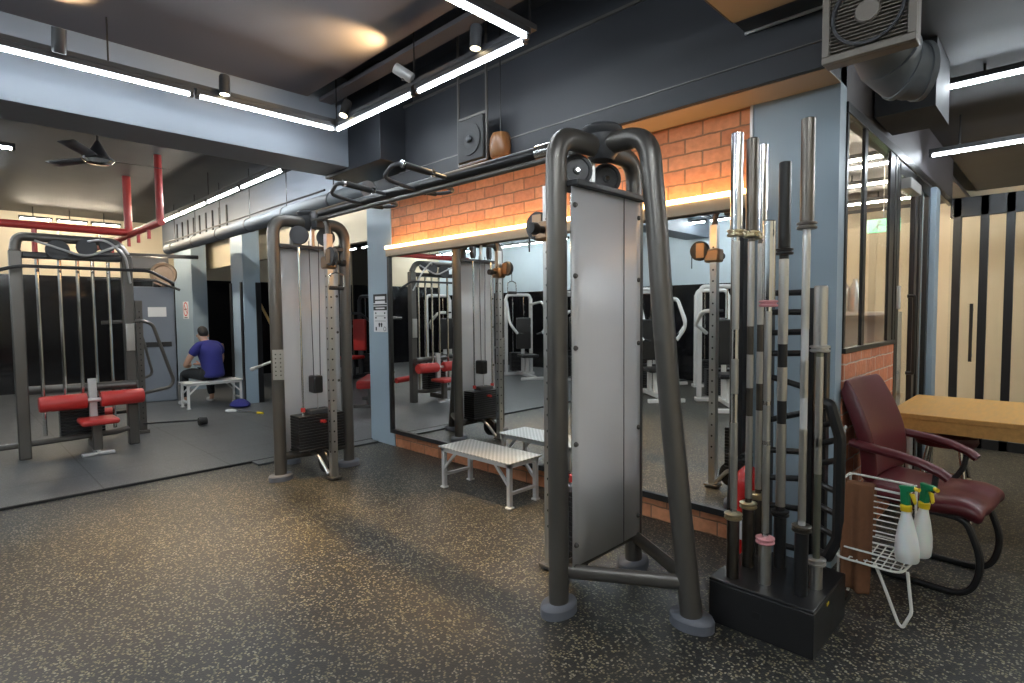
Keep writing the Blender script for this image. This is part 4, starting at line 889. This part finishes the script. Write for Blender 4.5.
# local frame: sits at origin on z=seat, faces +x, left is +y
pz = .418
pr_ = thing('person', 'seated person in blue t-shirt and dark trousers, back turned, bending forward', 'person', (-9.66, 3.02, 0), PI + .22)
body = [((0, 0, pz + .10), (.10, .115)), ((.02, 0, pz + .26), (.105, .125)), ((.07, 0, pz + .42), (.12, .165)), ((.13, 0, pz + .55), (.09, .13)),
        ((.185, 0, pz + .605), .052), ((.235, 0, pz + .645), .062), ((.265, 0, pz + .725), .088), ((.30, 0, pz + .785), .078), ((.352, 0, pz + .685), .016),
        ((.12, .17, pz + .53), .066), ((.20, .26, pz + .36), .05), ((.26, .29, pz + .25), .042), ((.40, .18, pz + .22), .036), ((.50, .09, pz + .23), .028),
        ((.12, -.17, pz + .53), .066), ((.20, -.26, pz + .36), .05), ((.26, -.29, pz + .25), .042), ((.40, -.18, pz + .22), .036), ((.50, -.09, pz + .23), .028),
        ((.10, .10, pz + .085), .066), ((.30, .17, pz + .11), .075), ((.46, .21, pz + .11), .058), ((.46, .21, .30), .05), ((.42, .21, .10), .036), ((.44, .21, .062), .036), ((.56, .23, .05), .03),
        ((.10, -.10, pz + .085), .066), ((.30, -.17, pz + .11), .075), ((.46, -.21, pz + .11), .058), ((.46, -.21, .30), .05), ((.42, -.21, .10), .036), ((.44, -.21, .062), .036), ((.56, -.23, .05), .03)]
bed = [(0, 1), (1, 2), (2, 3), (3, 4), (4, 5), (5, 6), (6, 7), (6, 8)]
for st_, k_, to_ in ((9, 5, 3), (14, 5, 3), (19, 7, 0), (26, 7, 0)): bed += [(to_, st_)] + [(st_ + i, st_ + i + 1) for i in range(k_ - 1)]
# hands: fingers as short chains from the wrist ends
def with_hands(ch, ed):
    ch = list(ch); ed = list(ed)
    for w, s in ((13, 1), (18, -1)):
        px, py, pz_ = ch[w][0]
        palm = len(ch); ch.append(((px + .055, py - s * .03, pz_ + .005), .022)); ed.append((w, palm))
        for k in range(4):
            a = len(ch); ch.append(((px + .095 - .006 * abs(k - 1), py - s * (.065 - k * .022), pz_ + .012), .0095)); ch.append(((px + .125 - .008 * abs(k - 1), py - s * (.068 - k * .022), pz_ - .012), .0085)); ed += [(palm, a), (a, a + 1)]
        a = len(ch); ch.append(((px + .04, py + s * .02 - s * .05, pz_ + .04), .0105)); ch.append(((px + .075, py - s * .045, pz_ + .055), .009)); ed += [(palm, a), (a, a + 1)]
    return ch, ed
c_, e_ = with_hands(body, bed)
skin_mesh('body', c_, e_, M['skin'], pr_)
sh = [((-.01, 0, pz + .03), (.175, .205)), ((-.005, 0, pz + .12), (.17, .195)), ((.015, 0, pz + .24), (.155, .20)), ((.06, 0, pz + .42), (.155, .225)), ((.12, 0, pz + .545), (.115, .18)), ((.168, 0, pz + .60), .07),
      ((.115, .15, pz + .54), .088), ((.15, .205, pz + .47), .080), ((.18, .238, pz + .40), .074), ((.115, -.15, pz + .54), .088), ((.15, -.205, pz + .47), .080), ((.18, -.238, pz + .40), .074)]
skin_mesh('shirt', sh, [(0, 1), (1, 2), (2, 3), (3, 4), (4, 5), (4, 6), (6, 7), (7, 8), (4, 9), (9, 10), (10, 11)], M['fabric'], pr_)
tr = [((.02, 0, pz + .09), (.15, .175)), ((.005, 0, pz + .19), (.155, .185))]
te = [(0, 1)]
for s in (1, -1):
    b0 = len(tr); tr += [((.11, s * .10, pz + .09), .10), ((.30, s * .17, pz + .115), .092), ((.47, s * .21, pz + .10), .074), ((.465, s * .21, .30), .066), ((.425, s * .21, .13), .056)]
    te += [(0, b0)] + [(b0 + i, b0 + i + 1) for i in range(4)]
skin_mesh('trousers', tr, te, M['trouser'], pr_)
for s in (1, -1):
    skin_mesh('shoe', [((.40, s * .21, .062), .044), ((.48, s * .22, .058), .042), ((.60, s * .235, .05), .034)], [(0, 1), (1, 2)], M['shoe'], pr_)
skin_mesh('hair', [((.20, 0, pz + .69), .055), ((.228, 0, pz + .75), .082), ((.275, 0, pz + .81), .080), ((.325, 0, pz + .825), .052)], [(0, 1), (1, 2), (2, 3)], M['hair'], pr_)
for s in (1, -1):
    MB().lathe([(.001, -.008), (.007, -.005), (.009, 0), (.007, .005), (.001, .008)], (.336, s * .032, pz + .728), (1, 0, -.4), 10).build('eye', M['ink'], pr_)
MB().tube([(.318, -.024, pz + .652), (.334, 0, pz + .650), (.318, .024, pz + .652)], .006, 8).build('mouth', M['redink'], pr_)
for s in (1, -1):
    skin_mesh('ear', [((.262, s * .078, pz + .685), .014), ((.255, s * .092, pz + .705), .013), ((.262, s * .088, pz + .73), .011)], [(0, 1), (1, 2)], M['skin'], pr_)

# ------------------------------------------------------------------ world, camera
w = bpy.data.worlds.new('World'); sc.world = w; w.use_nodes = True
w.node_tree.nodes['Background'].inputs[0].default_value = (.5, .55, .65, 1); w.node_tree.nodes['Background'].inputs[1].default_value = .02
yaw, pitch, roll, F = -7.77681171e-01, -5.10307155e-02, -9.29193787e-03, 562.86
f = V((math.sin(yaw) * math.cos(pitch), math.cos(yaw) * math.cos(pitch), math.sin(pitch)))
r = V((math.cos(yaw), -math.sin(yaw), 0)); u = r.cross(f)
r2 = r * math.cos(roll) + u * math.sin(roll); u2 = -r * math.sin(roll) + u * math.cos(roll)
cam = bpy.data.cameras.new('camera'); co = bpy.data.objects.new('camera', cam); col.objects.link(co)
cam.sensor_width = 36; cam.lens = F / 1024 * 36; cam.clip_start = .05
mw = Matrix((r2, u2, -f)).transposed().to_4x4(); mw.translation = V((0, 0, 1.45)); co.matrix_world = mw
sc.camera = co
sc.view_settings.view_transform = 'Standard'; sc.view_settings.look = 'None'; sc.view_settings.exposure = 1.7; sc.view_settings.gamma = 1
sc.view_settings.use_curve_mapping = False
sc.cycles.max_bounces = 10; sc.cycles.glossy_bounces = 6; sc.cycles.transmission_bounces = 8; sc.cycles.transparent_max_bounces = 16
sc.cycles.sample_clamp_indirect = 6
sc.cycles.use_denoising = True
